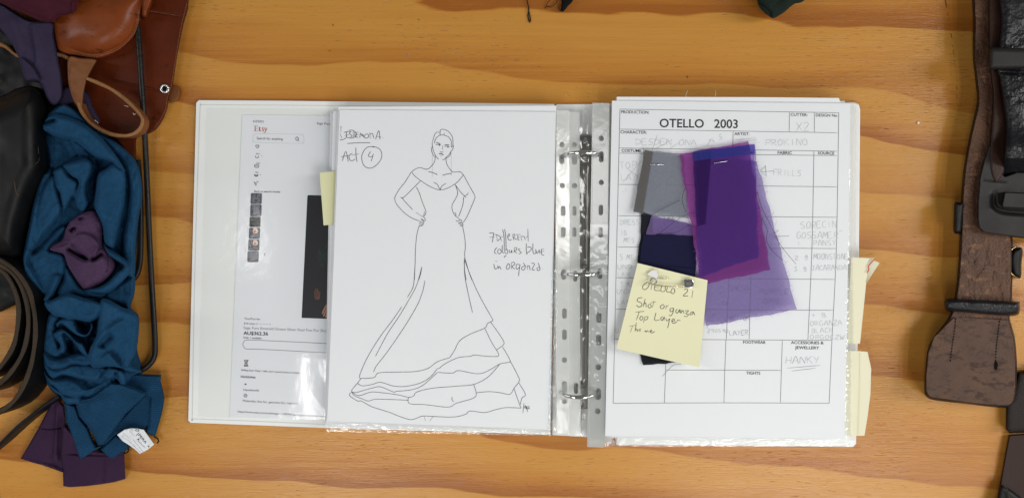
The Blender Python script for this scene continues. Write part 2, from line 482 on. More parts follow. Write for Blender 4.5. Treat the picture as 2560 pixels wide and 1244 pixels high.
def film(name, tint=(0.985, 0.99, 0.988), rough=.07, bump=.25, bscale=60, haze=0.0, gloss=1.0, hazecol=(.8, .82, .8)):
    m, ns, ls, b = mat_new(name); ns.remove(b); out = ns['Material Output']
    tr = node(ns, 'ShaderNodeBsdfTransparent'); tr.inputs['Color'].default_value = (*tint, 1)
    gl = node(ns, 'ShaderNodeBsdfGlossy'); gl.inputs['Roughness'].default_value = rough; gl.inputs['Color'].default_value = (1, 1, 1, 1)
    tc = node(ns, 'ShaderNodeTexCoord'); n = node(ns, 'ShaderNodeTexNoise'); n.inputs['Scale'].default_value = bscale; n.inputs['Detail'].default_value = 4; ls.new(tc.outputs['Object'], n.inputs['Vector'])
    bu = node(ns, 'ShaderNodeBump'); bu.inputs['Strength'].default_value = bump; bu.inputs['Distance'].default_value = .003; ls.new(n.outputs['Fac'], bu.inputs['Height']); ls.new(bu.outputs['Normal'], gl.inputs['Normal'])
    lw = node(ns, 'ShaderNodeLayerWeight'); lw.inputs['Blend'].default_value = .5; ls.new(bu.outputs['Normal'], lw.inputs['Normal'])
    pw = node(ns, 'ShaderNodeMath', operation='POWER'); ls.new(lw.outputs['Facing'], pw.inputs[0]); pw.inputs[1].default_value = 5
    mu = node(ns, 'ShaderNodeMath', operation='MULTIPLY_ADD'); ls.new(pw.outputs[0], mu.inputs[0]); mu.inputs[1].default_value = .5; mu.inputs[2].default_value = .05 * gloss; mu.use_clamp = True
    base = tr.outputs[0]
    if haze > 0:
        df = node(ns, 'ShaderNodeBsdfDiffuse'); df.inputs['Color'].default_value = (*hazecol, 1)
        mh = node(ns, 'ShaderNodeMixShader'); mh.inputs[0].default_value = haze; ls.new(tr.outputs[0], mh.inputs[1]); ls.new(df.outputs[0], mh.inputs[2]); base = mh.outputs[0]
    mx = node(ns, 'ShaderNodeMixShader'); ls.new(mu.outputs[0], mx.inputs[0]); ls.new(base, mx.inputs[1]); ls.new(gl.outputs[0], mx.inputs[2]); ls.new(mx.outputs[0], out.inputs['Surface'])
    return m

def organza(name, through, body, cover=.3):
    """sheer woven fabric: light passes between the threads (through), threads scatter (body)"""
    m, ns, ls, b = mat_new(name); ns.remove(b); out = ns['Material Output']
    tr = node(ns, 'ShaderNodeBsdfTransparent'); tr.inputs['Color'].default_value = (*through, 1)
    df = node(ns, 'ShaderNodeBsdfDiffuse')
    tc = node(ns, 'ShaderNodeTexCoord'); n = node(ns, 'ShaderNodeTexNoise'); n.inputs['Scale'].default_value = 800; n.inputs['Detail'].default_value = 3; ls.new(tc.outputs['Object'], n.inputs['Vector'])
    r = ramp(ns, [(0.35, tuple(c * .93 for c in body)), (0.65, tuple(min(1, c * 1.07) for c in body))]); ls.new(n.outputs['Fac'], r.inputs['Fac']); ls.new(r.outputs['Color'], df.inputs['Color'])
    mx = node(ns, 'ShaderNodeMixShader'); mx.inputs[0].default_value = cover; ls.new(tr.outputs[0], mx.inputs[1]); ls.new(df.outputs[0], mx.inputs[2])
    ls.new(mx.outputs[0], out.inputs['Surface'])
    return m

def wood_mat():
    m, ns, ls, b = mat_new('pine_plywood')
    tc = node(ns, 'ShaderNodeTexCoord'); sep = node(ns, 'ShaderNodeSeparateXYZ'); ls.new(tc.outputs['Object'], sep.inputs[0])
    def mapped(sx, sy, sz=1.0, loc=(0, 0, 0)):
        mp = node(ns, 'ShaderNodeMapping'); mp.inputs['Scale'].default_value = (sx, sy, sz); mp.inputs['Location'].default_value = loc; ls.new(tc.outputs['Object'], mp.inputs['Vector']); return mp.outputs['Vector']
    def nz(vec, scale, detail=3, rough=.5):
        n = node(ns, 'ShaderNodeTexNoise'); n.inputs['Scale'].default_value = scale; n.inputs['Detail'].default_value = detail; n.inputs['Roughness'].default_value = rough; ls.new(vec, n.inputs['Vector']); return n.outputs['Fac']
    def ma(op, a, bb, c=None):
        k = node(ns, 'ShaderNodeMath', operation=op)
        for i, v in enumerate((a, bb, c)):
            if v is None: continue
            if isinstance(v, (int, float)): k.inputs[i].default_value = v
            else: ls.new(v, k.inputs[i])
        return k.outputs[0]
    # growth rings cut flat: soft upper side, crisp lower side, meandering along the board
    w1 = nz(mapped(1.7, 5.0, loc=(3.1, 7.7, 0)), 1.0, 2, .45)
    w2 = nz(mapped(7.0, 18.0, loc=(1.7, 2.2, 0)), 1.0, 2, .5)
    w3 = nz(mapped(30.0, 160.0), 1.0, 2, .5)
    y = ma('MULTIPLY', sep.outputs['Y'], -16.5)
    v = ma('ADD', y, ma('MULTIPLY', w1, 2.9)); v = ma('ADD', v, ma('MULTIPLY', w2, .42)); v = ma('ADD', v, ma('MULTIPLY', w3, .05))
    v = ma('ADD', v, ma('MULTIPLY', sep.outputs['X'], -1.0)); v = ma('ADD', v, 20.35)
    fr = ma('FRACT', v, None)
    # bands differ from one another
    idn = node(ns, 'ShaderNodeTexWhiteNoise', noise_dimensions='1D'); ls.new(ma('FLOOR', v, None), idn.inputs['W'])
    amt = ma('MULTIPLY_ADD', idn.outputs['Value'], .5, .62)
    band = ramp(ns, [(0.0, (0, 0, 0)), (0.3, (.05,) * 3), (0.62, (.5,) * 3), (0.8, (.8,) * 3), (0.965, (1, 1, 1)), (1.0, (.0, .0, .0))]); ls.new(fr, band.inputs['Fac'])
    bandv = ma('MULTIPLY', band.outputs['Color'], amt)
    streak = nz(mapped(5.0, 240.0), 1.0, 4, .6)
    streak2 = nz(mapped(14.0, 900.0, loc=(.3, .9, 0)), 1.0, 3, .6)
    cloud = nz(mapped(3.0, 7.0, loc=(9, 4, 0)), 1.0, 3, .5)
    f = ma('ADD', bandv, ma('MULTIPLY_ADD', streak, .75, -.375)); f = ma('ADD', f, ma('MULTIPLY_ADD', streak2, .36, -.18)); f = ma('ADD', f, ma('MULTIPLY_ADD', cloud, .5, -.25))
    cr = ramp(ns, [(0.0, (.51, .240, .045)), (0.4, (.46, .196, .034)), (0.75, (.37, .135, .021)), (1.0, (.30, .098, .014))]); ls.new(f, cr.inputs['Fac'])
    # short dark pores, more of them in patches
    pore = nz(mapped(85.0, 900.0, loc=(2, 5, 0)), 1.0, 2, .5); patch = nz(mapped(5.0, 9.0, loc=(5, 1, 0)), 1.0, 2, .5)
    pv = ma('ADD', pore, ma('MULTIPLY_ADD', patch, .34, -.17))
    pr = ramp(ns, [(.665, (0, 0, 0)), (.74, (1, 1, 1))]); ls.new(pv, pr.inputs['Fac'])
    mx = node(ns, 'ShaderNodeMix', data_type='RGBA'); ls.new(ma('MULTIPLY', pr.outputs['Color'], .55), mx.inputs['Factor']); ls.new(cr.outputs['Color'], mx.inputs['A']); mx.inputs['B'].default_value = (.16, .06, .017, 1)
    ls.new(mx.outputs['Result'], b.inputs['Base Color'])
    rgh = ma('MULTIPLY_ADD', streak2, .20, .15); ls.new(rgh, b.inputs['Roughness'])
    b.inputs['Specular IOR Level'].default_value = .4
    gr = nz(mapped(60.0, 700.0, loc=(1, 1, 0)), 1.0, 4, .65); lump = nz(mapped(22.0, 60.0), 1.0, 3, .55)
    hgt = ma('ADD', ma('MULTIPLY', gr, .55), ma('MULTIPLY', lump, .9)); hgt = ma('SUBTRACT', hgt, ma('MULTIPLY', pr.outputs['Color'], .5))
    bu = node(ns, 'ShaderNodeBump'); bu.inputs['Strength'].default_value = .42; bu.inputs['Distance'].default_value = .0012; ls.new(hgt, bu.inputs['Height']); ls.new(bu.outputs['Normal'], b.inputs['Normal'])
    return m

M = {}
M['wood'] = wood_mat()
M['cover'] = simple('white_vinyl', (.765, .785, .77), .38, .45)
M['paper'] = paper('white_paper', (.76, .775, .80))
M['paper_edge'] = paper('paper_edges', (.68, .69, .71))
M['print_paper'] = paper('print_paper', (.735, .755, .79))
M['note'] = paper('pale_yellow_paper', (.76, .75, .50))
M['note_dim'] = paper('olive_yellow_paper', (.62, .62, .38))
M['cream'] = paper('cream_tape', (.74, .72, .53))
M['ink'] = simple('black_ink', (.05, .05, .06), .6, .2)
M['print'] = simple('toner', (.02, .02, .024), .5, .3)
M['line'] = simple('form_line', (.14, .14, .15), .5, .3)
M['grey_print'] = simple('grey_print', (.2, .2, .22), .6, .2)
M['pale_print'] = simple('pale_print', (.60, .61, .65), .6, .2)
M['pencil'] = simple('pencil', (.49, .49, .51), .6, .3)
M['pencil_dark'] = simple('pencil_dark', (.30, .30, .33), .6, .3)
M['red_print'] = simple('red_print', (.40, .035, .03), .6, .2)
M['red_pen'] = simple('red_pen', (.5, .02, .03), .5, .3)
M['photo_black'] = simple('photo_black', (.007, .007, .010), .35, .5)
M['photo_grey'] = simple('photo_grey', (.05, .055, .07), .4, .4)
M['photo_mid'] = simple('photo_mid', (.11, .12, .145), .4, .4)
M['photo_green'] = simple('photo_green', (.012, .045, .026), .4, .4)
M['photo_skin'] = simple('photo_skin', (.42, .2, .13), .4, .4)
M['photo_dim_skin'] = simple('photo_dim_skin', (.14, .055, .035), .4, .4)
M['photo_blonde'] = simple('photo_blonde', (.66, .5, .38), .4, .4)
M['film'] = film('clear_film', bump=.10, bscale=26, gloss=.9, rough=.10)
M['pocket'] = film('pocket_film', bump=.05, bscale=120, gloss=.9, rough=.12)
M['matt_film'] = film('matt_film', bump=.05, bscale=30, gloss=.45, rough=.42)
M['film_crinkle'] = film('crinkled_film', bump=.35, bscale=150, gloss=1.9, rough=.10, haze=.10)
M['strip'] = film('milky_strip', haze=.80, hazecol=(.60, .62, .60), rough=.12, bump=.12, bscale=70, gloss=1.0)
M['seam'] = film('weld_dots', haze=.35, hazecol=(.85, .86, .85), rough=.15, gloss=2.0, bump=.6, bscale=900)
M['chrome'] = simple('chrome', (.75, .75, .74), .10, .5, 1.0)
M['steel'] = simple('dull_steel', (.36, .345, .32), .30, .5, 1.0)
M['staple'] = simple('staple_steel', (.8, .8, .82), .25, .5, 1.0)
M['gold'] = simple('pale_brass', (.75, .62, .42), .22, .5, 1.0)
M['jumper'] = cloth('teal_knit', (.010, .044, .094), (.015, .060, .126), .12)
M['jumper_rib'] = cloth('teal_rib', (.009, .038, .082), (.013, .052, .110), .12)
M['plum'] = cloth('plum_knit', (.045, .026, .055), (.074, .040, .086), .25)
M['plum_dark'] = cloth('dark_plum_cloth', (.028, .014, .033), (.040, .020, .046), .25)
M['violet'] = cloth('slate_violet_cloth', (.028, .022, .045), (.040, .032, .062), .15)
M['maroon'] = cloth('maroon_cloth', (.040, .009, .016), (.058, .014, .022), .25)
M['black_cloth'] = cloth('black_cloth', (.006, .006, .007), (.011, .011, .012), .15)
M['green_cloth'] = cloth('black_green_cloth', (.011, .017, .014), (.019, .027, .022), .2)
M['tag_cloth'] = cloth('white_tape', (.62, .65, .67), (.72, .75, .77), .1)
M['tan_leather'] = leather('polished_tan_leather', (.135, .030, .0065), (.20, .046, .010), .36, .14, 110, coat=.10, spec=.15, wear=(.070, .016, .005), wear_amt=.38)
M['brown_leather'] = leather('red_brown_leather', (.066, .0115, .0032), (.095, .017, .0045), .42, .20, 120, coat=.02, spec=.10, wear=(.045, .009, .004), wear_amt=.36)
M['strap_leather'] = leather('tan_strap', (.13, .046, .015), (.19, .072, .025), .5, .3, 130)
M['raw_edge'] = leather('raw_leather_edge', (.19, .085, .03), (.28, .14, .055), .75, .6, 240)
M['old_leather'] = leather('scuffed_brown_leather', (.060, .028, .016), (.105, .052, .031), .5, .8, 130, wear=(.155, .080, .042), wear_amt=.42)
M['old_plain'] = leather('worn_brown_leather', (.060, .031, .020), (.115, .062, .040), .55, .55, 120, wear=(.045, .024, .015), wear_amt=.46)
M['old_edge'] = leather('dark_leather_edge', (.010, .006, .005), (.018, .010, .008), .55, .5, 200)
M['black_leather'] = leather('black_leather', (.006, .006, .008), (.012, .012, .014), .36, .45, 110)
M['grey_black'] = leather('smooth_charcoal_leather', (.014, .012, .0115), (.020, .0175, .0165), .52, .10, 90, cell=False)
M['soft_black'] = leather('matt_black_leather', (.0022, .0025, .0025), (.0042, .0046, .0046), .50, .12, 80, cell=False)
M['dark_brown'] = leather('dark_brown_leather', (.020, .008, .005), (.030, .012, .007), .5, .3, 90)
M['belt_edge'] = leather('belt_cut_edge', (.026, .018, .012), (.050, .036, .023), .7, .6, 260)
M['thread'] = simple('linen_thread', (.22, .10, .07), .7, .2)
M['black_thread'] = simple('black_thread', (.012, .010, .010), .8, .2)
M['pale_thread'] = simple('pale_thread', (.7, .68, .62), .8, .2)
M['eyelet'] = simple('nickel_eyelet', (.72, .71, .68), .28, .5, 1.0)
M['hole'] = simple('hole_dark', (.004, .003, .003), .9, .1)
M['black_rod'] = leather('black_coated_rod', (.008, .008, .008), (.016, .015, .014), .34, .35, 200, cell=False)
M['brass'] = simple('brass_wire', (.55, .40, .16), .3, .5, 1.0)
M['scratch'] = simple('wood_scratch', (.14, .055, .016), .8, .1)
M['glue'] = simple('torn_white_paper', (.80, .80, .80), .5, .4)
M['crumb'] = simple('white_crumb', (.8, .78, .72), .6, .3)

def crinkle(x, y, a, seed=3): 
    return a * (float(vnoise(np.array([x + 9000.]), np.array([y + 9000.]), 13, 7, seed, 2)[0]) * 2 + .8 * float(vnoise(np.array([x + 9000.]), np.array([y + 9000.]), 46, 10, seed + 5, 2)[0]))

# ------------------------------------------------------------------ the table
def tabletop():
    x, y, t = .95, .62, .03
    v = [(-x, -y, 0), (x, -y, 0), (x, y, 0), (-x, y, 0), (-x, -y, -t), (x, -y, -t), (x, y, -t), (-x, y, -t)]
    f = [(0, 1, 2, 3), (7, 6, 5, 4), (0, 4, 5, 1), (1, 5, 6, 2), (2, 6, 7, 3), (3, 7, 4, 0)]
    o = new_mesh('tabletop', v, f, M['wood'], smooth=False); o['kind'] = 'structure'
    ribbons('scratch', [([(2363, 0), (2365, 8), (2367, 20)], 2.4), ([(2369, 32), (2370, 40)], 1.4), ([(2371, 46), (2372, 52)], 1.0), ([(2374, 60), (2374, 66)], 1.0), ([(2377, 84), (2380, 96)], 3.0), ([(2381, 112), (2382, 120)], 1.0), ([(2383, 124), (2384, 138)], 1.4), ([(2385, 150), (2386, 156)], 1.0), ([(2391, 215), (2392, 225)], 1.2), ([(2390, 236), (2393, 246)], 1.2),
                       ([(1718, 190), (1719, 196)], 3), ([(831, 60), (834, 66)], 2), ([(1045, 48), (1049, 51)], 2), ([(822, 126), (826, 128)], 2.4), ([(2210, 321), (2222, 323)], 2)], .0004, 2, M['scratch'], o)
    return o
tabletop()

# ------------------------------------------------------------------ the ring binder
binder = thing('ring_binder', 'open white vinyl ring binder lying flat on the wooden table', 'binder')
slab('cover_board', [(497, 250), (700, 251.5), (1203, 257.5), (1386, 260), (1376, 1086), (1000, 1074), (820, 1069), (476, 1056), (470, 1050), (480, 640), (490, 257)], .0042, .0037, M['cover'], binder, bevel=.0016)
slab('cover_board', [(1546, 259), (2137, 255), (2149, 260), (2152, 272), (2149, 640), (2142, 1108), (2134, 1117), (1540, 1112)], .0062, .0057, M['cover'], binder, bevel=.0016)
slab('spine_board', [(1391, 260), (1541, 259), (1535, 1096), (1381, 1087)], .0036, .0031, M['cover'], binder, bevel=.001)
# welded groove along the rim of the cover
ribbons('welded_rim', [([(502, 262), (499, 300), (488, 640), (481, 1010), (480, 1046)], 1.6), ([(502, 262), (800, 264), (1200, 268)], 1.4), ([(480, 1046), (640, 1052), (818, 1060)], 1.6)], .0044, 1.5, simple('groove_grey', (.55, .575, .56), .5, .3), binder)
sheet('clear_pocket', [(516, 270), (1190, 274), (1180, 1056), (494, 1042)], 90, 110, lambda x, y, u, v: .0054 + (.0018 + .0072 * math.exp(-((u - .34) / .25) ** 2)) * math.sin(math.pi / 2 * min(1, (1 - v) / .27)) * math.sin(math.pi / 2 * min(1, v / .6)) * math.sin(math.pi * min(1, max(0, u * 1.0))) + crinkle(x * .9, y * .7, .00008, 61), M['pocket'], binder)
# ring mechanism
mech = slab('ring_mechanism', [(1446, 338), (1481, 338), (1477, 1022), (1440, 1022)], .0085, .0045, M['steel'], binder, bevel=.0012)
slab('rail', [(1452, 412), (1462, 412), (1457, 950), (1446, 950)], .0100, .0018, M['steel'], mech, bevel=.0008)
slab('rail', [(1468, 412), (1476, 412), (1471, 950), (1462, 950)], .0098, .0018, M['steel'], mech, bevel=.0008)
def disc(name, cx, cy, r, z, t, mat, parent, bevel=.0006, n=20):
    return slab(name, [(cx + r * math.cos(2 * math.pi * i / n), cy + r * math.sin(2 * math.pi * i / n)) for i in range(n)], z, t, mat, parent, bevel=bevel)
def torus_px(name, cx, cy, R, r, z, mat, parent):
    pts = []
    c = P(cx, cy, z); s = K * (H - z)
    for i in range(25):
        th = 2 * math.pi * i / 24; pts.append((c[0] + R * s * math.cos(th), c[1] + R * s * math.sin(th), z))
    return tube(name, pts, r, mat, parent, 8, world=True)
for cx, cy in ((1463, 351), (1462, 398), (1461, 668), (1455, 964), (1454, 1011)):
    rv = disc('rivet', cx, cy, 5.5, .0112, .003, M['chrome'], mech, .001)
    torus_px('rivet_collar', cx, cy, 7.5, .0008, .0095, M['steel'], rv)
def ring(cy, x0, x1, dy):
    zb, R = .0085, None
    zt = .031
    c = P((x0 + x1) / 2, cy, zt); s = K * (H - zt); rx = (x1 - x0) / 2 * s
    pts = []
    for i in range(41):
        th = math.pi * i / 40
        cs, sn = math.cos(th), math.sin(th)
        px = c[0] - rx * (abs(cs) ** .8) * (1 if cs > 0 else -1)
        pts.append((px, c[1] + dy * .0018 * (1 - sn), zb + (zt - zb) * sn ** .75))
    a = tube('ring', pts[:26], .00195, M['chrome'], mech, 14, world=True)
    b = tube('ring', pts[25:], .00195, M['chrome'], mech, 14, world=True)
ring(381, 1410, 1506, -2); ring(686, 1408, 1503, 0); ring(992, 1399, 1499, 3)

# ------------------------------------------------------------------ printed page inside the cover pocket
Z1 = .0048
pp = thing('printed_page', 'web listing printout with a red serif heading, under the clear pocket of the binder cover', 'printout')
slab('sheet', [(606, 287), (1120, 292), (1100, 1055), (574, 1041)], Z1, .0003, M['print_paper'], pp)
zi = Z1 + .00012
a1 = lambda x, y: (460 + .3617 * x, 230 + .3617 * y)
a2 = lambda x, y: (460 + .3537 * x, 660 + .3537 * y)
texts('printed_text', [
    ('6/2/2021', 632.5, 306, 659, 307, 5.6), ('Saga Furs', 792, 311, 826, 312.5, 5.8), ('Search for anything', 641.6, 348.6, 707, 350.4, 6.2),
    ('50+', 640, 386, 649, 386, 3.2, .01), ('528', 640.5, 409.5, 649, 410, 3.4, .01), ('99+', 638.5, 432.5, 647, 433, 3.2, .01), ('22', 641, 456, 646.5, 456, 3.6, .01),
    ('Back to search results', 635.4, 480.3, 700.5, 481.6, 4.6, .012), ('YourFurrier', 610, 798, 651, 799.4, 5.2), ('810 sales |', 609.6, 810, 641, 811, 4.6),
    ('AU$362.36', 608.5, 835.8, 670, 837.6, 8.4, .02), ('Only 1 available', 608, 845, 653.5, 846.8, 4.4, .012),
    ('Selling fast! Only 1 left, and 1 person has it in their cart.', 603, 926, 763.5, 934, 4.4, .006), ('Highlights', 602, 943.3, 638.6, 944.8, 5.6, .02),
    ('Handmade', 608.6, 975.9, 647.5, 977.2, 5.4), ('Materials: fox fur, genuine fur, real fur', 606.8, 1003, 743, 1010.2, 5.4), ('https://www.etsy.com/au/listing/621187790/saga-furs-emerald-green-si', 594.4, 1029.6, 815, 1042.3, 4.8, .004)], zi, M['print'], pp)
texts('listing_title', [('Saga Furs Emerald Green Silver Real Fox Fur Shoulder', 608.5, 821.6, 838, 830.2, 6.6)], zi, M['grey_print'], pp)
# serif heading drawn stem by stem
def serif_word():
    st = []
    X = lambda x, y: (590 + x * .1768, 280 + y * .1768)       # traced on an enlargement of the heading
    L = lambda w, *p: st.append(([X(*q) for q in p], w))
    L(3.0, (270, 200), (272, 268)); L(1.2, (248, 199), (305, 198)); L(1.2, (305, 198), (308, 214)); L(1.2, (272, 233), (298, 233)); L(1.2, (297, 224), (298, 242)); L(1.2, (250, 269), (310, 268)); L(1.2, (310, 268), (313, 250))
    L(2.6, (333, 212), (334, 258), (340, 270), (352, 266)); L(1.1, (322, 225), (352, 224))
    L(1.8, (392, 230), (380, 223), (368, 230), (372, 241), (388, 250), (391, 262), (380, 271), (365, 264)); 
    L(2.6, (405, 226), (422, 266)); L(1.2, (398, 225), (414, 225)); L(1.5, (438, 226), (424, 262), (412, 286), (398, 292), (388, 288)); L(1.1, (430, 225), (445, 225))
    return st
ribbons('heading', serif_word(), zi, 2, M['red_print'], pp)
icons = []
def I(w, *p): icons.append(([a1(*q) for q in p], w))
I(1.7, (771, 322), (776, 313), (784, 312), (791, 319), (790, 329), (783, 335), (775, 332), (771, 322)); I(1.8, (788, 332), (796, 340))
I(1.5, (507, 388), (496, 376), (497, 368), (503, 367), (507, 371), (512, 367), (518, 369), (518, 377), (507, 388))
I(1.5, (495, 440), (496, 453), (514, 453), (514, 440)); I(2.2, (534, 441), (538, 443))
I(1.4, (488, 502), (490, 519), (514, 520), (515, 505), (488, 502)); I(1.4, (492, 512), (513, 512))
I(2.4, (487, 568), (490, 578), (500, 583), (509, 578), (511, 568)); I(2.0, (491, 573), (508, 574)); I(2.2, (528, 571), (532, 572))
I(1.5, (482, 620), (488, 624), (493, 640), (504, 641)); I(2.8, (490, 629), (504, 632)); I(2.2, (493, 645), (495, 646)); I(2.2, (502, 646), (504, 646))
I(1.3, (564, 1112), (555, 1122), (564, 1133))
b2 = lambda w, *p: icons.append(([a2(*q) for q in p], w))
for k in range(5): b2(2.6, (519.5 + 21.5 * k, 420.6 + .9 * k), (525.5 + 21.5 * k, 421 + .9 * k))
b2(1.0, (1030, 560), (560, 538), (446, 535), (425, 545), (416, 566), (425, 588), (446, 598), (560, 601), (1027, 626))
b2(2.2, (424, 677), (456, 677)); b2(2.2, (422, 719), (455, 719)); b2(1.8, (428, 679), (430, 690), (439, 698), (448, 690), (451, 679)); b2(1.8, (426, 717), (430, 706), (439, 698), (447, 706), (450, 717)); b2(3.2, (434, 685), (445, 685)); b2(3.2, (433, 713), (445, 713))
b2(3.6, (430, 842), (434, 850)); b2(3.6, (440, 843), (434, 852))
b2(1.4, (422, 926), (426, 917), (436, 915), (444, 922), (443, 934), (432, 937), (422, 926)); b2(1.6, (428, 930), (440, 922)); b2(1.6, (436, 938), (444, 934))
marks_split('printed_icon', icons, zi, 1.4, M['print'], pp, 4)
ribbons('search_box', [([a1(*q) for q in ((500, 288), (800, 292), (822, 304), (830, 324), (822, 346), (800, 355), (500, 348), (482, 338), (476, 318), (482, 298), (500, 288))], 1.3)], zi, 1.2, M['pale_print'], pp)
def rrect(x0, y0, x1, y1, skew=0.0, r=3):
    o = []
    for cx, cy, a0 in ((x1 - r, y0 + r, -90), (x1 - r, y1 - r, 0), (x0 + r, y1 - r, 90), (x0 + r, y0 + r, 180)):
        for k in range(4):
            th = math.radians(a0 + 30 * k); o.append((cx + r * math.cos(th), cy + r * math.sin(th)))
    return [(x - skew * (y - y0), y) for x, y in o]
pol = []
pol += [([(768.5, 489), (771, 487.5), (870, 490), (862, 798), (754, 794)], 0)]                     # big product photo
pol += [(rrect(627, 482.5, 655, 510, .03), 1), (rrect(626, 511, 654.3, 540.5, .03), 1), (rrect(624, 541.5, 652, 567.5, .03), 0), (rrect(622.5, 569, 650.5, 597, .03), 1), (rrect(621, 598.5, 649, 626, .03), 1), (rrect(619, 627, 647, 655, .03), 1)]
S = lambda pts, m: pol.append(([a1(*p) for p in pts], m))
S([(478, 705), (492, 700), (497, 730), (503, 730), (508, 700), (522, 706), (530, 765), (514, 768), (512, 740), (490, 740), (486, 768), (470, 766)], 2)
S([(478, 785), (520, 785), (514, 815), (526, 850), (464, 850), (484, 815)], 2)
S([(484, 870), (492, 868), (486, 900), (478, 915)], 1)
for dy in (0, 83):
    S([(474, 965 + dy), (480, 942 + dy), (492, 936 + dy), (506, 944 + dy), (512, 962 + dy), (503, 975 + dy), (484, 978 + dy)], 5)
    S([(478, 966 + dy), (487, 955 + dy), (498, 957 + dy), (500, 970 + dy), (487, 976 + dy)], 4)
    S([(458, 1008 + dy), (466, 990 + dy), (488, 982 + dy), (510, 986 + dy), (520, 1012 + dy), (505, 1000 + dy), (480, 1004 + dy)], 2)
S([(446, 1100), (514, 1102), (512, 1150), (444, 1148)], 2)
S([(455, 1159), (492, 1160), (492, 1163), (455, 1162)], 4)
PM = [M['photo_black'], M['photo_grey'], M['photo_mid'], M['photo_green'], M['photo_skin'], M['photo_blonde']]
fills('product_photo', pol[:1], zi, PM, pp); fills('thumbnail_strip', pol[1:], zi, PM, pp)
fur = []
for k in range(90):
    x = 796 + 40 * random.random(); y = 660 - 70 * random.random() * (1 - (836 - x) / 80); a = random.uniform(-2.4, -.9)
    fur.append(([(x, y), (x + 5 * math.cos(a), y - 4 * math.sin(a)), (x + 9 * math.cos(a + .5), y - 9 * math.sin(a + .5))], random.uniform(.6, 1.3)))
ribbons('photo_fur', fur, zi + .0001, 1, M['photo_green'], pp)
hand = []
for q in [((935, 170), (925, 200), (928, 235), (935, 250)), ((945, 175), (938, 205), (942, 250)), ((953, 185), (948, 215), (951, 252)), ((962, 195), (958, 220), (958, 245))]:
    hand.append(([a2(*p) for p in q], 2.4))
ribbons('photo_gloved_hand', hand, zi + .0001, 2.4, M['photo_dim_skin'], pp)
hand = []
for q in [((1010, 285), (990, 320), (978, 350)), ((1018, 295), (1000, 335), (985, 368)), ((1024, 305), (1012, 345), (1000, 376)), ((1032, 310), (1024, 350), (1016, 378)), ((1022, 288), (1032, 330), (1034, 360))]:
    hand.append(([a2(*p) for p in q], 3.6))
ribbons('photo_hand', hand, zi + .0001, 3.6, M['photo_skin'], pp)

# ------------------------------------------------------------------ left hand stack: sleeves and sheets
def sheaf(name, label, quad, z, t, edge=True):
    o = slab(name, quad, z, t, M['paper'], None, bevel=.00012)
    return tag(o, label, 'papers', 'papers filed in the binder')
sheaf('paper_sheaf', 'lowest sheaf of white papers under the gown drawing', [(826, 282), (1388, 276), (1374, 1068), (812, 1066)], .0118, .0050)
sheaf('paper_sheaf', 'middle sheaf of white papers under the gown drawing', [(833, 277), (1390, 271), (1374, 1070), (813, 1068)], .0172, .0052)
sheaf('paper_sheaf', 'upper sheaf directly under the gown drawing, its top edge showing', [(846, 267), (1391, 264), (1375, 1072), (815, 1060)], .0222, .0048)
ZL = .0236
zl = lambda x, y: ZL + .0009 * math.sin((x - 820) / 180.0) * math.sin((y - 260) / 260.0)
dr = thing('drawing_sheet', 'sheet with an ink line drawing of a woman in a layered gown', 'drawing')
LQ = [(849, 274.6), (1389.5, 280), (1369, 1073), (818, 1050.5)]
sheet('sheet', LQ, 40, 60, lambda x, y, u, v: zl(x, y), M['paper'], dr, .0004)
zk = lambda x, y: zl(x, y) + .00018
z3 = lambda *p: [(820 + .36182 * x, 250 + .36171 * y) for x, y in p]
z4 = lambda *p: [(820 + .3697 * x, 650 + .3698 * y) for x, y in p]
zfc = lambda *p: [(1060 + .10449 * x, 310 + .1045 * y) for x, y in p]
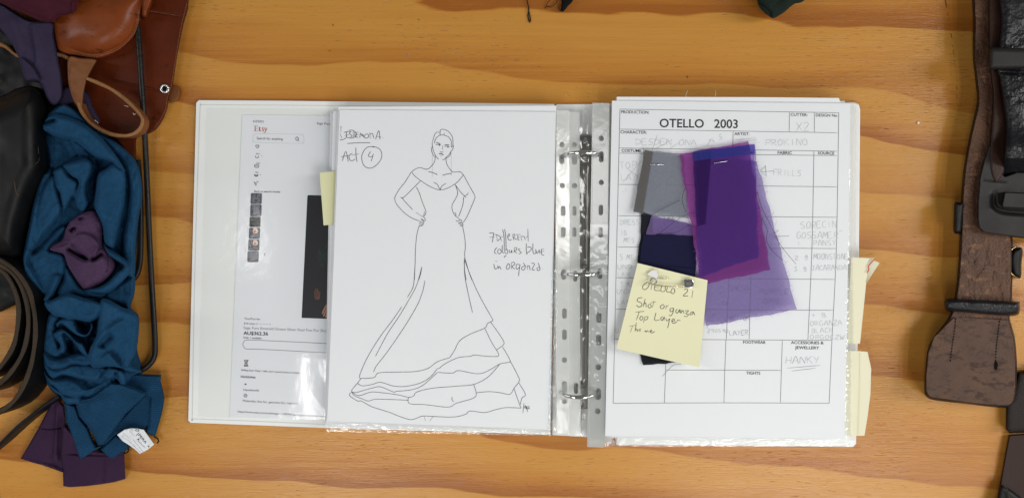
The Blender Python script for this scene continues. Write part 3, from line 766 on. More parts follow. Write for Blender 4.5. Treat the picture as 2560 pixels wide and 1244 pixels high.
gown = [
 # face and hair
 zfc((205, 420), (240, 300), (262, 240), (325, 183)), zfc((355, 180), (358, 230)), zfc((385, 265), (385, 200), (400, 135), (480, 132), (580, 175), (640, 245), (680, 310), (692, 400), (695, 500), (705, 540), (680, 620), (640, 655)),
 zfc((250, 465), (262, 400), (310, 320), (385, 268), (480, 268), (590, 315), (630, 370), (655, 430), (655, 555), (692, 515)), zfc((478, 268), (487, 208)),
 zfc((205, 420), (195, 450), (205, 545), (215, 600), (240, 680), (290, 780), (350, 845)), zfc((205, 545), (180, 580), (190, 670), (225, 750), (265, 785), (275, 750)),
 zfc((640, 655), (610, 720), (525, 805), (480, 850), (435, 858)), zfc((648, 660), (640, 720), (600, 780), (530, 815)),
 (zfc((290, 438), (350, 460), (400, 492)), 1.7), (zfc((275, 488), (330, 490), (395, 500)), 1.5), (zfc((360, 520), (380, 505)), 3.4), (zfc((490, 502), (540, 497), (605, 505)), 1.7), (zfc((495, 535), (550, 530), (610, 548)), 1.5), (zfc((560, 560), (580, 545)), 3.4),
 zfc((447, 515), (442, 615)), zfc((385, 655), (420, 680), (462, 660)), (zfc((357, 712), (410, 715), (470, 738)), 2.1), (zfc((400, 765), (420, 768)), 1.8),
 zfc((268, 785), (262, 870), (225, 950), (160, 1025), (100, 1075), (40, 1082), (0, 1070)), zfc((525, 805), (535, 920), (580, 1020), (665, 1130), (720, 1150), (840, 1140), (900, 1170), (955, 1235)),
 (zfc((108, 1137), (200, 1160), (322, 1210)), 1.5), (zfc((442, 1228), (540, 1200), (665, 1180)), 1.5),
 # shoulders, sleeves, arms
 z3((690, 477), (670, 478), (635, 467), (600, 480), (578, 497)), z3((937, 517), (925, 505)),
 z3((578, 497), (600, 525), (660, 570), (720, 605), (775, 621), (830, 607), (890, 570), (937, 517)), z3((730, 568), (755, 583), (775, 618), (785, 596), (815, 576)),
 z3((575, 498), (530, 570), (490, 620), (464, 668), (462, 690), (478, 725), (530, 780), (580, 815), (632, 835)), z3((640, 557), (580, 618), (520, 675), (502, 671)), (z3((510, 672), (535, 705), (585, 757)), 1.2), (z3((608, 776), (648, 803)), 1.3),
 z3((937, 518), (970, 580), (1013, 658), (1012, 685), (985, 750), (958, 810), (935, 845)), z3((878, 583), (920, 640), (955, 674)), z3((938, 664), (960, 655), (970, 640)), z3((938, 670), (930, 730), (903, 805)),
 z3((610, 600), (632, 645), (650, 700), (676, 768), (672, 792), (662, 800), (668, 770)), z3((882, 590), (896, 640), (885, 675), (860, 720), (857, 750), (868, 782), (884, 803), (880, 778), (872, 780)),
 # hands
 z3((648, 803), (660, 805), (674, 830), (668, 836), (648, 822)), z3((640, 818), (664, 845), (655, 850), (634, 836)), z3((632, 838), (660, 855), (650, 862), (630, 850)), z3((630, 852), (652, 865), (640, 870), (628, 864)),
 z3((884, 803), (905, 820), (912, 830), (890, 838), (885, 830)), z3((898, 838), (918, 828), (925, 838), (905, 852), (898, 845)), z3((903, 855), (928, 846), (932, 856), (912, 864)), z3((908, 866), (932, 860), (934, 870), (915, 872)),
 # skirt
 z3((632, 866), (615, 925), (605, 1020), (602, 1130), (597, 1243)), z3((930, 872), (945, 950), (949, 1020), (945, 1080), (975, 1190), (995, 1243)), z3((943, 1090), (944, 1170), (955, 1243)), z3((648, 1152), (640, 1200), (627, 1243)),
 z4((590, 0), (585, 90), (575, 180), (537, 250)), z4((634, 45), (615, 120), (590, 190), (540, 280), (480, 380), (400, 500), (322, 647)), z4((498, 315), (440, 400), (350, 520), (270, 650), (218, 765), (215, 798)),
 z4((655, 138), (640, 210), (600, 310), (510, 460), (400, 620), (330, 710), (308, 754)), z4((925, 0), (970, 120), (1030, 250), (1117, 405)), z4((921, 0), (925, 100), (945, 210), (977, 354)),
 z4((1117, 405), (1105, 415), (1078, 428), (1060, 458), (960, 500), (890, 545), (855, 610), (823, 658)), z4((1100, 418), (1145, 480), (1187, 545), (1185, 572), (1140, 605)), z4((1060, 460), (1110, 560), (1155, 638), (1110, 650), (985, 640), (970, 648), (880, 658), (790, 700), (755, 728), (740, 730)),
 z4((823, 658), (740, 685), (680, 728), (600, 750), (480, 755), (345, 760), (315, 790), (265, 797), (215, 798)), z4((1180, 585), (1232, 678), (1200, 692), (1160, 702), (1032, 765), (885, 745), (840, 762), (742, 757)),
 z4((222, 800), (200, 830), (160, 880), (190, 892), (290, 865), (355, 855), (445, 890), (460, 885), (560, 875), (640, 845), (740, 757)), z4((200, 832), (235, 848), (300, 838), (355, 824), (440, 848), (520, 852), (620, 830), (690, 790), (740, 732)),
 z4((1160, 704), (1080, 790), (985, 838), (870, 850), (700, 865), (600, 890), (580, 915), (545, 925), (480, 910), (370, 895), (290, 890), (210, 914), (160, 888)), z4((985, 840), (1002, 895), (985, 930), (870, 965), (830, 988), (780, 990), (660, 975), (560, 970), (540, 945), (550, 922)),
 z4((1002, 895), (1090, 887), (1170, 895), (1230, 905), (1260, 862), (1290, 825)), z4((1232, 680), (1275, 760), (1297, 810), (1290, 825), (1335, 905), (1312, 930), (1300, 975)), z4((1258, 865), (1280, 930), (1305, 998)),
 z4((160, 888), (180, 915), (230, 935), (275, 950), (320, 938), (430, 940), (545, 945)), z4((160, 890), (145, 912), (200, 950), (225, 950), (300, 990), (410, 1025), (500, 1060), (560, 1076), (595, 1068), (640, 1052), (720, 1055), (850, 1058), (930, 1040), (962, 1018), (1060, 1028), (1130, 1010), (1200, 995), (1305, 998)),
 z4((650, 1052), (660, 1085)), z4((710, 1056), (688, 1085)), z4((840, 920), (838, 940), (850, 955)),
 (z4((1325, 965), (1318, 1032)), 1.5), (z4((1328, 1000), (1335, 980), (1340, 1005), (1345, 985), (1348, 1025)), 1.4), (z4((1350, 985), (1362, 990), (1352, 1002), (1366, 1000)), 1.4)]
ribbons('gown_drawing', gown, zk, 1.2, M['ink'], dr, jitter=.25)
dash = [(zfc((200, 640 + 40 * k * 1.0), (196, 660 + 40 * k)), .9) for k in range(3, 16)] + [(zfc((650, 760 + 45 * k), (653, 785 + 45 * k)), .9) for k in range(11)]
ribbons('earring_drawing', dash, zk, .9, M['ink'], dr)
zt = lambda *p: [(830 + .10453 * x, 300 + .1045 * y) for x, y in p]
zc = lambda *p: [(1210 + .10449 * x, 560 + .1045 * y) for x, y in p]
hw = [zt((190, 152), (240, 180)), zt((215, 170), (213, 300)), zt((190, 325), (235, 435)), zt((185, 480), (260, 470), (330, 435), (345, 400)), zt((280, 305), (360, 280), (460, 280)), zt((345, 285), (350, 400), (385, 425), (420, 415)), zt((300, 375), (395, 355)), zt((400, 250), (480, 245), (560, 290), (590, 340), (560, 400), (480, 435), (410, 425)),
 zt((450, 290), (410, 320), (450, 355), (485, 390), (440, 415)), zt((505, 260), (515, 410)), zt((545, 290), (550, 380), (575, 410), (630, 415)), zt((545, 300), (640, 292)), zt((560, 355), (640, 345)), zt((665, 425), (680, 310), (700, 340), (720, 390), (735, 340), (760, 420)), zt((800, 340), (775, 400), (800, 435), (850, 430), (880, 380), (850, 335), (800, 345)),
 zt((900, 300), (915, 445)), zt((910, 350), (960, 320), (985, 380), (1000, 440)), zt((1040, 465), (1120, 258), (1148, 465)), zt((1065, 390), (1170, 405)), zt((1215, 430), (1230, 432)),
 zt((365, 565), (640, 545), (915, 545)), zt((245, 980), (330, 755), (390, 1000)), zt((215, 880), (420, 850)), zt((490, 800), (430, 830), (405, 900), (440, 965), (500, 970), (555, 935)), zt((570, 655), (575, 850), (600, 1000)), zt((470, 840), (650, 812)),
 zt((925, 755), (870, 850), (900, 880), (970, 870)), zt((990, 805), (965, 900), (938, 985)), zt((1010, 655), (930, 635), (820, 670), (730, 800), (712, 940), (760, 1080), (870, 1150), (990, 1130), (1120, 1020), (1190, 880), (1170, 740), (1080, 660), (950, 632)),
 zc((125, 215), (225, 210), (225, 260), (200, 435)), zc((125, 315), (255, 310)), zc((300, 250), (318, 405)), zc((255, 245), (330, 265), (400, 330), (320, 408)), zc((395, 310), (420, 405)), zc((410, 305), (470, 300)), zc((390, 255), (400, 258)), zc((445, 125), (480, 300), (485, 620)), zc((495, 120), (520, 300), (530, 630)),
 zc((575, 310), (620, 260), (600, 230), (570, 280), (575, 350), (620, 388), (660, 365)), zc((685, 260), (710, 390)), zc((680, 260), (730, 235), (740, 280), (705, 320), (790, 375)), zc((770, 250), (870, 245)), zc((810, 255), (815, 370), (850, 385)), zc((800, 325), (850, 310)), zc((880, 270), (905, 395)), zc((900, 300), (950, 290), (990, 375)), zc((1050, 115), (1058, 415)), zc((1000, 320), (1050, 290)),
 zc((315, 560), (270, 600), (255, 680), (300, 710)), zc((350, 600), (325, 660), (360, 710), (410, 680), (400, 610), (350, 600)), zc((438, 500), (440, 660), (480, 695)), zc((510, 610), (495, 660), (530, 712), (570, 680), (560, 610), (515, 600)), zc((605, 610), (615, 680), (650, 680), (660, 620), (672, 690)), zc((730, 570), (715, 690)), zc((725, 565), (780, 560), (780, 610), (730, 640), (790, 690)), zc((870, 590), (820, 600), (850, 640), (895, 680), (830, 715)),
 zc((1015, 460), (1010, 600), (1028, 730)), zc((1030, 550), (1110, 550), (1130, 610), (1030, 695)), zc((1172, 460), (1170, 640), (1200, 712), (1240, 680), (1235, 600)), zc((1240, 610), (1270, 700), (1310, 640), (1320, 610), (1340, 710)), zc((1370, 600), (1440, 590)), zc((1375, 600), (1380, 720), (1440, 740)), zc((1350, 660), (1440, 645)), zc((480, 790), (520, 750), (540, 770)), (zc((490, 785), (500, 795)), 2.6),
 zc((270, 882), (320, 892)), zc((235, 945), (250, 1040), (280, 1080), (315, 1040)), zc((330, 985), (340, 1060), (370, 1010), (410, 1080)), zc((580, 935), (530, 1040), (560, 1080), (620, 1030), (600, 950), (575, 935)), zc((655, 930), (665, 1080)), zc((655, 925), (720, 910), (740, 960), (670, 1010), (740, 1075)), zc((860, 970), (790, 960), (765, 1040), (800, 1080), (860, 1010)), zc((865, 960), (840, 1120), (830, 1240)), zc((940, 925), (990, 1010), (960, 1090), (910, 1090), (905, 1030), (980, 1000)), zc((1030, 980), (1045, 1090)), zc((1040, 1020), (1080, 990), (1105, 1100)), zc((1130, 935), (1210, 950), (1150, 1085), (1220, 1095)), zc((1300, 925), (1340, 1080), (1280, 1105), (1270, 1050), (1330, 1030)), (zc((1400, 1065), (1408, 1070)), 2.2)]
marks_split('handwriting', hw, zk, 1.35, M['ink'], dr, 14, .25)

def hole_round(cx, cy, r, n=14): return [(cx + r * math.cos(2 * math.pi * i / n), cy + r * 1.08 * math.sin(2 * math.pi * i / n)) for i in range(n)]
def hole_slot(cx, cy, r, h, n=8):
    return [(cx + r * math.cos(math.pi + math.pi * i / n), cy - h + r * math.sin(math.pi + math.pi * i / n)) for i in range(n + 1)] + [(cx + r * math.cos(math.pi * i / n), cy + h + r * math.sin(math.pi * i / n)) for i in range(n + 1)]
def weld(name, path, z, parent, pitch=5.2):
    zf = as_zf(z); verts = []; faces = []; acc = 9
    pts = catmull(path, 1.0)
    for i in range(1, len(pts)):
        acc += np.linalg.norm(pts[i] - pts[i - 1])
        if acc >= pitch:
            acc = 0; p = pts[i]; b0 = len(verts); d = pts[i] - pts[i - 1]; d /= np.linalg.norm(d); nn = np.array([-d[1], d[0]])
            for k in range(8):
                th = 2 * math.pi * k / 8; q = p + d * 1.5 * math.cos(th) + nn * 2.1 * math.sin(th); verts.append(P(q[0], q[1], zf(*q) + .0001))
            verts.append(P(p[0], p[1], zf(*p) + .0007))
            for k in range(8): faces.append((b0 + (k + 1) % 8, b0 + k, b0 + 8))
    return new_mesh(name, verts, faces, M['seam'], parent)
def bottom_band(name, tl, tr, br, bl, z, parent, amp, nx=260, ny=10, seed=3):
    return sheet(name, [tl, tr, br, bl], nx, ny, lambda x, y, u, v: z + abs(crinkle(x, y, amp, seed)) * math.sin(math.pi * min(1, max(0, v * .9 + .05))) + .0002, M['film_crinkle'], parent)

# sleeve holding the drawing
sl = thing('plastic_sleeve', 'clear punched sleeve around the gown drawing', 'plastic sleeve', 'clear sleeves in the binder')
sheet('film', [(849.5, 273), (1392, 279), (1378, 1082), (817, 1066)], 70, 90, lambda x, y, u, v: zl(x, y) + .0007 + .0003 * math.sin(9 * u + 4 * v) * math.sin(math.pi * u) + crinkle(x, y, .0003) * (1 + 3 * max(0, u - .93) * 14), M['matt_film'], sl)
bottom_band('bottom_seam', (818, 1052), (1380, 1074), (1394, 1089), (816, 1078), ZL + .0006, sl, .0022)
sheet('side_seam', [(1380, 640), (1394, 640), (1391, 1082), (1370, 1078)], 8, 160, lambda x, y, u, v: ZL - .001 + abs(crinkle(x * 2, y, .0035 * min(1, .25 + v), 8)), M['film_crinkle'], sl)
zst = lambda x, y: .0228 - .00012 * max(0, x - 1388)
slab('punched_strip', [[(1391, 276), (1423, 276), (1424, 700), (1424, 1084), (1392, 1083), (1389, 700)], hole_round(1405, 362, 6.5), hole_slot(1404.5, 398, 6.5, 6), hole_round(1406, 464, 6.5), hole_slot(1408, 527, 6, 7), hole_slot(1408, 580, 6, 7), hole_slot(1409, 686, 6, 7), hole_slot(1411, 783, 6, 7), hole_slot(1411, 836, 6, 7), hole_round(1411, 899, 6.5), hole_slot(1411, 966, 6.5, 8), hole_round(1411, 1003, 6)], zst, .0, M['strip'], sl)
weld('welded_seam', [(1391, 300), (1389, 700), (1393, 1080)], zst, sl)
weld('welded_seam', [(1424, 280), (1427, 700), (1425, 1080)], zst, sl)
# second sleeve behind it, further down
s2 = thing('plastic_sleeve', 'lower punched sleeve peeking out beside the rings under the gown drawing', 'plastic sleeve', 'clear sleeves in the binder')
zs2 = lambda x, y: .0165 - .00010 * max(0, x - 1420)
slab('punched_strip', [[(1420, 278), (1449, 282), (1450, 700), (1452, 1088), (1420, 1088)], hole_round(1436, 362, 6), hole_slot(1436, 398, 6, 8), hole_round(1436, 464, 6.5), hole_slot(1436, 527, 5, 7), hole_slot(1436, 580, 5, 7), hole_slot(1438, 690, 5.5, 8), hole_slot(1440, 970, 5.5, 8)], zs2, .0, M['strip'], s2)
weld('welded_seam', [(1447, 300), (1446, 700), (1450, 1080)], zs2, s2)
sheet('film', [(1449, 276), (1472, 277), (1476, 1090), (1450, 1089)], 8, 80, lambda x, y, u, v: .0150 - .003 * u + crinkle(x * 1.4, y, .0012, 11), M['film'], s2)
nt = thing('sticky_note', 'olive yellow sticky flag poking out left of the gown drawing', 'sticky note')
sheet('flag', [(799, 432), (850, 426), (852, 560), (809, 563)], 8, 10, lambda x, y, u, v: .0185 + .0025 * (1 - u) ** 2, M['note_dim'], nt, .0003)

# ------------------------------------------------------------------ right hand stack
q = [(1535, 250), (2098, 252), (2110, 1096), (1522, 1090)]
sheaf('paper_sheaf', 'lowest sheaf of white papers under the costume form', [(1540, 262), (2108, 262), (2112, 1096), (1526, 1092)], .0125, .0058)
sheaf('paper_sheaf', 'middle sheaf of white papers under the costume form', [(1534, 254), (2112, 252), (2112, 1092), (1522, 1090)], .0200, .0068)
sheaf('paper_sheaf', 'upper sheaf sticking out above the costume form', [(1542, 242), (1900, 243), (2097, 245), (2102, 256), (2116, 1088), (1524, 1088)], .0275, .0070)
ZR = .0292
zr = lambda x, y: ZR + .0007 * math.sin((x - 1500) / 210.0 + .6) * math.sin((y - 250) / 270.0)
fm = thing('costume_form', 'printed production form with ruled boxes and pencilled notes, fabric swatches on it', 'form')
sheet('sheet', [(1530, 252), (2126, 259), (2113, 1094), (1513, 1089)], 40, 60, lambda x, y, u, v: zr(x, y), M['paper'], fm, .0004)
zq = lambda x, y: zr(x, y) + .00018
z7 = lambda *p: [(1510 + .3617 * x, 230 + .3617 * y) for x, y in p]
z8 = lambda *p: [(1510 + .41 * x, 620 + .41 * y) for x, y in p]
ln = [[(1550, 273), (2097, 282)], [(1550, 273), (1540, 694), (1533, 1007)], [(2097, 282), (2091, 621), (2080, 850), (2073, 1007)], [(1533, 1007), (1820, 1006), (2073, 1007)],
      [(1549, 323), (2094, 332)], [(1548, 370), (2093, 378)], [(1548, 383), (2093, 389)], [(1546, 461), (2093, 467)], [(1545, 539), (2092, 543)], [(1544, 617), (2091, 621)], [(1540, 694), (2088, 698)], [(1538, 772), (2083, 775)], [(1535, 847), (2080, 850)],
      [(1664, 924), (1953, 925)], [(1974, 281), (1973, 329.5)], [(2036, 281), (2036, 331)], [(1833, 328), (1832, 373)], [(1609, 371), (1607, 537), (1602, 700), (1597, 848)], [(1889, 376), (1888, 541), (1880, 620), (1873, 847)], [(1834, 376), (1830, 541), (1822, 710), (1816, 847)], [(2035, 378), (2030, 620), (2020, 848)],
      [(1815, 848), (1812, 930), (1810, 1006)], [(1956, 849), (1951, 1007)], [(1666, 848), (1664, 924), (1661, 1007)]]
ribbons('ruled_boxes', ln, zq, 1.15, M['line'], fm)
texts('printed_text', [('PRODUCTION:', 1553, 283.5, 1623, 284.6, 7.4, .008), ('OTELLO', 1649, 318, 1759.6, 319.4, 21, .014), ('2003', 1785.6, 319.6, 1844.6, 320.4, 21, .014), ('CUTTER:', 1976.6, 290, 2019, 291, 7.4, .006), ('DESIGN No', 2039.5, 291.4, 2093, 292.4, 7.2, .006),
    ('CHARACTER:', 1551, 333.5, 1617, 334.6, 7.4, .008), ('ARTIST:', 1836, 338, 1873.5, 338.6, 7.2, .008), ('COSTUME', 1554, 379.8, 1603, 380.6, 7.2, .016), ('FABRIC', 1944, 385, 1980, 385.6, 7, .014), ('SOURCE', 2044.6, 386, 2086, 386.8, 7, .014), ('ME', 1875, 385, 1885, 385.2, 7, .012),
    ('FOOTWEAR', 1857.7, 858, 1914, 858.4, 7.2, .014), ('ACCESSORIES &', 1977.4, 858.8, 2059, 859.8, 7.2, .014), ('JEWELLERY', 1987.6, 871.4, 2048, 872.4, 7.2, .014), ('TIGHTS', 1865.5, 935, 1900.7, 935.5, 7.2, .014)], zq, M['print'], fm)
# pencil capitals, stroke by stroke (x 0..1, y 0 top .. 1 base)
GL = {'A': [[(0, 1), (.5, 0), (1, 1)], [(.2, .65), (.85, .62)]], 'B': [[(.1, 0), (.1, 1)], [(.1, .02), (.75, .1), (.6, .45), (.1, .48)], [(.1, .48), (.9, .6), (.75, .95), (.1, 1)]], 'C': [[(.95, .15), (.5, 0), (.08, .4), (.3, .92), (.95, .9)]],
 'D': [[(.1, 0), (.1, 1)], [(0, .05), (.8, .2), (.9, .7), (.1, 1)]], 'E': [[(.9, 0), (.1, .05), (.1, .98), (.95, .95)], [(.1, .48), (.75, .45)]], 'F': [[(.1, 1), (.1, .02), (.95, 0)], [(.1, .48), (.7, .45)]], 'G': [[(.9, .12), (.5, 0), (.08, .45), (.35, .98), (.9, .85), (.9, .55), (.55, .55)]],
 'H': [[(.08, 0), (.08, 1)], [(.9, 0), (.9, 1)], [(.08, .5), (.9, .48)]], 'I': [[(.5, 0), (.5, 1)]], 'J': [[(.2, .02), (.95, 0)], [(.65, 0), (.65, .8), (.35, 1), (.05, .8)]], 'K': [[(.1, 0), (.1, 1)], [(.9, 0), (.12, .55)], [(.35, .45), (.95, 1)]], 'L': [[(.1, 0), (.1, 1)], [(.1, 1), (.9, .95)]],
 'M': [[(0, 1), (.15, 0), (.5, .7)], [(.5, .7), (.85, 0), (1, 1)]], 'N': [[(.05, 1), (.1, 0), (.85, 1)], [(.85, 1), (.95, 0)]], 'O': [[(.5, 0), (.08, .4), (.3, .98), (.85, .75), (.8, .15), (.4, .02)]], 'P': [[(.15, 0), (.1, 1)], [(.05, .05), (.85, .05), (.8, .5), (.12, .55)]], 'R': [[(.12, 0), (.1, 1)], [(.05, .05), (.85, .08), (.7, .48), (.12, .52)], [(.3, .52), (.95, 1)]],
 'S': [[(.9, .05), (.3, .08), (.15, .4), (.8, .6), (.75, .95), (.05, .98)]], 'T': [[(0, .04), (1, 0)], [(.5, .02), (.48, 1)]], 'U': [[(.08, 0), (.15, .85), (.6, 1), (.88, .7), (.9, 0)]], 'V': [[(.05, 0), (.45, 1)], [(.45, 1), (.95, 0)]], 'W': [[(0, 0), (.25, 1), (.5, .35)], [(.5, .35), (.75, 1), (1, 0)]], 'X': [[(.05, 0), (.95, 1)], [(.95, 0), (.05, 1)]], 'Y': [[(.05, 0), (.5, .5)], [(.95, 0), (.3, 1)]], 'Z': [[(.1, .02), (.9, 0), (.1, .98), (.95, 1)]],
 '0': [[(.5, 0), (.1, .5), (.5, 1), (.9, .5), (.5, 0)]], '1': [[(.5, 0), (.45, 1)]], '2': [[(.1, .2), (.5, 0), (.85, .25), (.1, 1), (.95, .97)]], '3': [[(.1, .05), (.8, .05), (.4, .42), (.9, .7), (.4, 1), (.05, .9)]], '4': [[(.6, 0), (.1, .65), (.95, .6)], [(.65, .3), (.6, 1)]], '5': [[(.9, 0), (.25, .02), (.2, .42), (.85, .55), (.7, .98), (.1, .95)]], '9': [[(.85, .3), (.3, .5), (.2, .1), (.8, .05), (.8, 1)]],
 '&': [[(.9, .5), (.2, .55), (.6, 0), (.7, 1), (.1, .95)], [(.1, .35), (.9, .35)]], '+': [[(.1, .5), (.9, .5)], [(.5, .1), (.5, .9)]], '.': [[(.3, .95), (.45, 1)]]}
def hand_caps(s, x0, y0, x1, y1, cap):
    n = len(s); L = math.hypot(x1 - x0, y1 - y0); d = np.array([(x1 - x0) / L, (y1 - y0) / L]); up = np.array([d[1], -d[0]]); adv = L / n; out = []
    for i, ch in enumerate(s):
        if ch == ' ' or ch not in GL: continue
        o = np.array([x0, y0]) + d * adv * i; sc = .92 + .16 * random.random(); sl_ = random.uniform(-.12, .14); w = adv * .86
        for st in GL[ch]:
            pl = []
            for x, y in st:
                hgt = (1 - y) * cap * sc; q_ = o + d * (x * w + sl_ * hgt + random.uniform(-.03, .03) * w) + up * (hgt + random.uniform(-.03, .03) * cap); pl.append((q_[0], q_[1]))
            out.append(pl)
    return out
pc = []
for a in [('DESDEN ONA', 1589, 362, 1743, 364, 15), ('A', 1772, 357, 1788, 356, 10), ('5.', 1797, 349, 1814, 350, 13), ('PROKINO', 1913, 364, 2022, 363, 16), ('X2', 1990, 327, 2026, 327, 20), ('TOP', 1550, 422, 1594, 420, 17), ('LAYE', 1553, 451, 1606, 450, 15), ('FRILLS', 1933, 438, 2004, 440, 15),
          ('DRESS', 1551, 562, 1600, 561, 13), ('10', 1552, 588, 1568, 588, 13), ('MTS', 1559, 606, 1588, 606, 12), ('5 MT', 1549, 649, 1584, 649, 13), ('UND', 1544, 672, 1581, 672, 11), ('LAYE', 1545, 692, 1580, 692, 10), ('5 MT', 1551, 717, 1583, 717, 13), ('UND', 1542, 734, 1574, 734, 12), ('LAY', 1543, 761, 1572, 761, 13), ('U', 1539, 832, 1548, 832, 11), ('L', 1540, 846, 1546, 846, 8),
          ('SORECIN', 2002, 571, 2094, 568, 16), ('GOSSAMER', 1991, 596, 2097, 595, 16), ('1.', 1995, 613, 2008, 613, 10), ('PANSY', 2034, 614, 2092, 613, 13), ('2 &', 1987, 649, 2022, 648, 11), ('MOONSTONE', 2034, 648, 2122, 648, 14), ('3.&', 1984, 678, 2020, 677, 11), ('JACARANDA', 2029, 676, 2118, 674, 13),
          ('+ B', 2028, 793, 2068, 793, 12), ('ORGANZA', 2025, 814, 2107, 812, 12), ('BLACK', 2029, 832, 2083, 830, 12), ('ORGOCZW', 2025, 847, 2112, 848, 11), ('29059W', 1768, 831, 1822, 831, 9)]: pc += hand_caps(*a)
pd = []
for a in [('DRESS', 1826, 727, 1875, 725, 14), ('PURPLE', 1899, 735, 1974, 735, 14), ('ORG', 1908, 758, 1951, 757, 12), ('HANKY', 1963, 908, 2052, 907, 17), ('BOTTOM', 1824, 801, 1874, 800, 11), ('LAYER', 1824, 838, 1872, 836, 12), ('ILLUM', 1776, 809, 1818, 808, 9), ('V', 1796, 722, 1806, 722, 8), ('VY', 1796, 738, 1816, 738, 9), ('1ISS', 1789, 762, 1820, 762, 8), ('S', 1780, 792, 1790, 791, 8)]: pd += hand_caps(*a)
pc += [z7((330, 410), (370, 295)), z7((350, 395), (470, 330)), z7((440, 400), (520, 350)), z7((905, 333), (1050, 316)), z7((905, 352), (1000, 335), (1060, 332)), z7((160, 528), (260, 605)), z7((130, 625), (262, 470)), z7((715, 372), (735, 325)), z7((1030, 350), (1080, 348))]
pd += [z7((1170, 546), (1085, 548), (1120, 512)), z7((1085, 548), (1125, 582)), z7((1115, 505), (1122, 585)), z7((1280, 995), (1155, 993), (1205, 958)), z7((1155, 993), (1210, 1022)), z8((1118, 730), (1318, 713)), z8((1145, 748), (1290, 730)), z8((355, 780), (420, 715), (470, 705)), z7((1625, 958), (1648, 958))]
pc += [[(1556, 477), (1560, 480)], [(1564, 470), (1565, 482)]]
marks_split('pencil_note', pc, zq, 1.15, M['pencil'], fm, 8, .4)
marks_split('pencil_note', pd, zq, 1.2, M['pencil_dark'], fm, 8, .4)

rs = thing('plastic_sleeve', 'clear punched sleeve around the costume form, glinting along its lower seam', 'plastic sleeve', 'clear sleeves in the binder')
sheet('film', [(1524, 254), (2138, 257), (2136, 1112), (1470, 1112)], 70, 90, lambda x, y, u, v: zr(x, y) + .0008 + .0005 * math.sin(8 * u + 5 * v) * math.sin(math.pi * u) + crinkle(x, y, .0002), M['matt_film'], rs)
bottom_band('bottom_seam', (1512, 1092), (2116, 1097), (2132, 1114), (1512, 1116), ZR, rs, .0022, seed=21)
sheet('edge_seam', [(2116, 262), (2141, 264), (2137, 1100), (2112, 1096)], 8, 300, lambda x, y, u, v: ZR - .0008 - .010 * u * u + abs(crinkle(x * 1.5, y, .0004 + .0030 * max(0, v - .35), 31)), M['film_crinkle'], rs)
zs3 = lambda x, y: .0200 + .00020 * (x - 1478)
RH = [hole_round(1503, 346, 6.5), hole_slot(1503, 392, 6, 8), hole_round(1503, 456, 6.5), hole_slot(1502, 525, 5.5, 8), hole_slot(1501.5, 581, 5.5, 8), hole_slot(1500, 684, 6, 7), hole_slot(1497, 793, 6.5, 7), hole_slot(1496.5, 849, 6.5, 7), hole_round(1495.5, 917, 7), hole_slot(1495, 984, 7.5, 7), hole_round(1494, 1027, 7)]
slab('punched_strip', [[(1481, 257), (1523, 258), (1518, 680), (1511, 1118), (1468, 1116), (1474, 680)]] + RH, zs3, .0, M['strip'], rs)
weld('welded_seam', [(1482, 262), (1480, 500), (1475, 760), (1471, 1110)], zs3, rs)
weld('welded_seam', [(1523, 262), (1521, 500), (1517, 760), (1512, 1090)], zs3, rs)
sheet('glossy_fold', [(1476, 560), (1521, 560), (1512, 1100), (1470, 1096)], 16, 160, lambda x, y, u, v: zs3(x, y) + .0006 + abs(crinkle(x * .8, y * .35, .0016 * math.sin(math.pi * v), 41)), M['film'], rs)
# the sleeves below, their strips and lower edges showing
rs2 = thing('plastic_sleeve', 'lower punched sleeve under the costume form', 'plastic sleeve', 'clear sleeves in the binder')
slab('punched_strip', [[(1486, 262), (1540, 262), (1530, 1108), (1474, 1108)]] + [[(x + 6, y + (3 if y > 620 else -3)) for x, y in h] for h in RH], lambda x, y: .0125 + .00012 * (x - 1486), .0, M['strip'], rs2)

# ------------------------------------------------------------------ sticky flags on the right edge
tb = thing('sticky_flag', 'long cream paper flag on the edge of the right hand pages', 'sticky flag')
sheet('flag', [(2128, 643), (2172, 645), (2150, 858), (2118, 858)], 8, 16, lambda x, y, u, v: .0235 - .003 * u, M['cream'], tb, .0003)
tb = thing('sticky_flag', 'folded cream paper corner with a red pen line, behind the long flag', 'sticky flag')
sheet('flag', [(2150, 643), (2186, 645), (2165, 706), (2148, 706)], 6, 6, lambda x, y, u, v: .0185, M['cream'], tb, .0003)
sheet('folded_corner', [(2172, 644), (2199, 657), (2168, 704), (2165, 700)], 6, 6, lambda x, y, u, v: .0198 + .002 * u, M['cream'], tb, .0003)
ribbons('pen_line', [[(2187, 647), (2172, 664), (2172, 674), (2167, 682)]], .0222, 2.6, M['red_pen'], tb)
tb = thing('sticky_flag', 'pale yellow flag sticking out at the bottom of the right edge', 'sticky flag')
slab('flag', [(2108, 876), (2150, 877), (2169, 879), (2178, 921), (2176, 985), (2169, 1040), (2161, 1088), (2108, 1088)], lambda x, y: .0258 - .0022 * ((x - 2108) / 70) ** 2, .0003, M['cream'], tb)
ribbons('crease', [[(2150, 880), (2150, 980), (2146, 1086)]], lambda x, y: .0262 - .0022 * ((x - 2108) / 70) ** 2, 1.0, simple('crease_tone', (.66, .64, .47), .8, .1), tb)

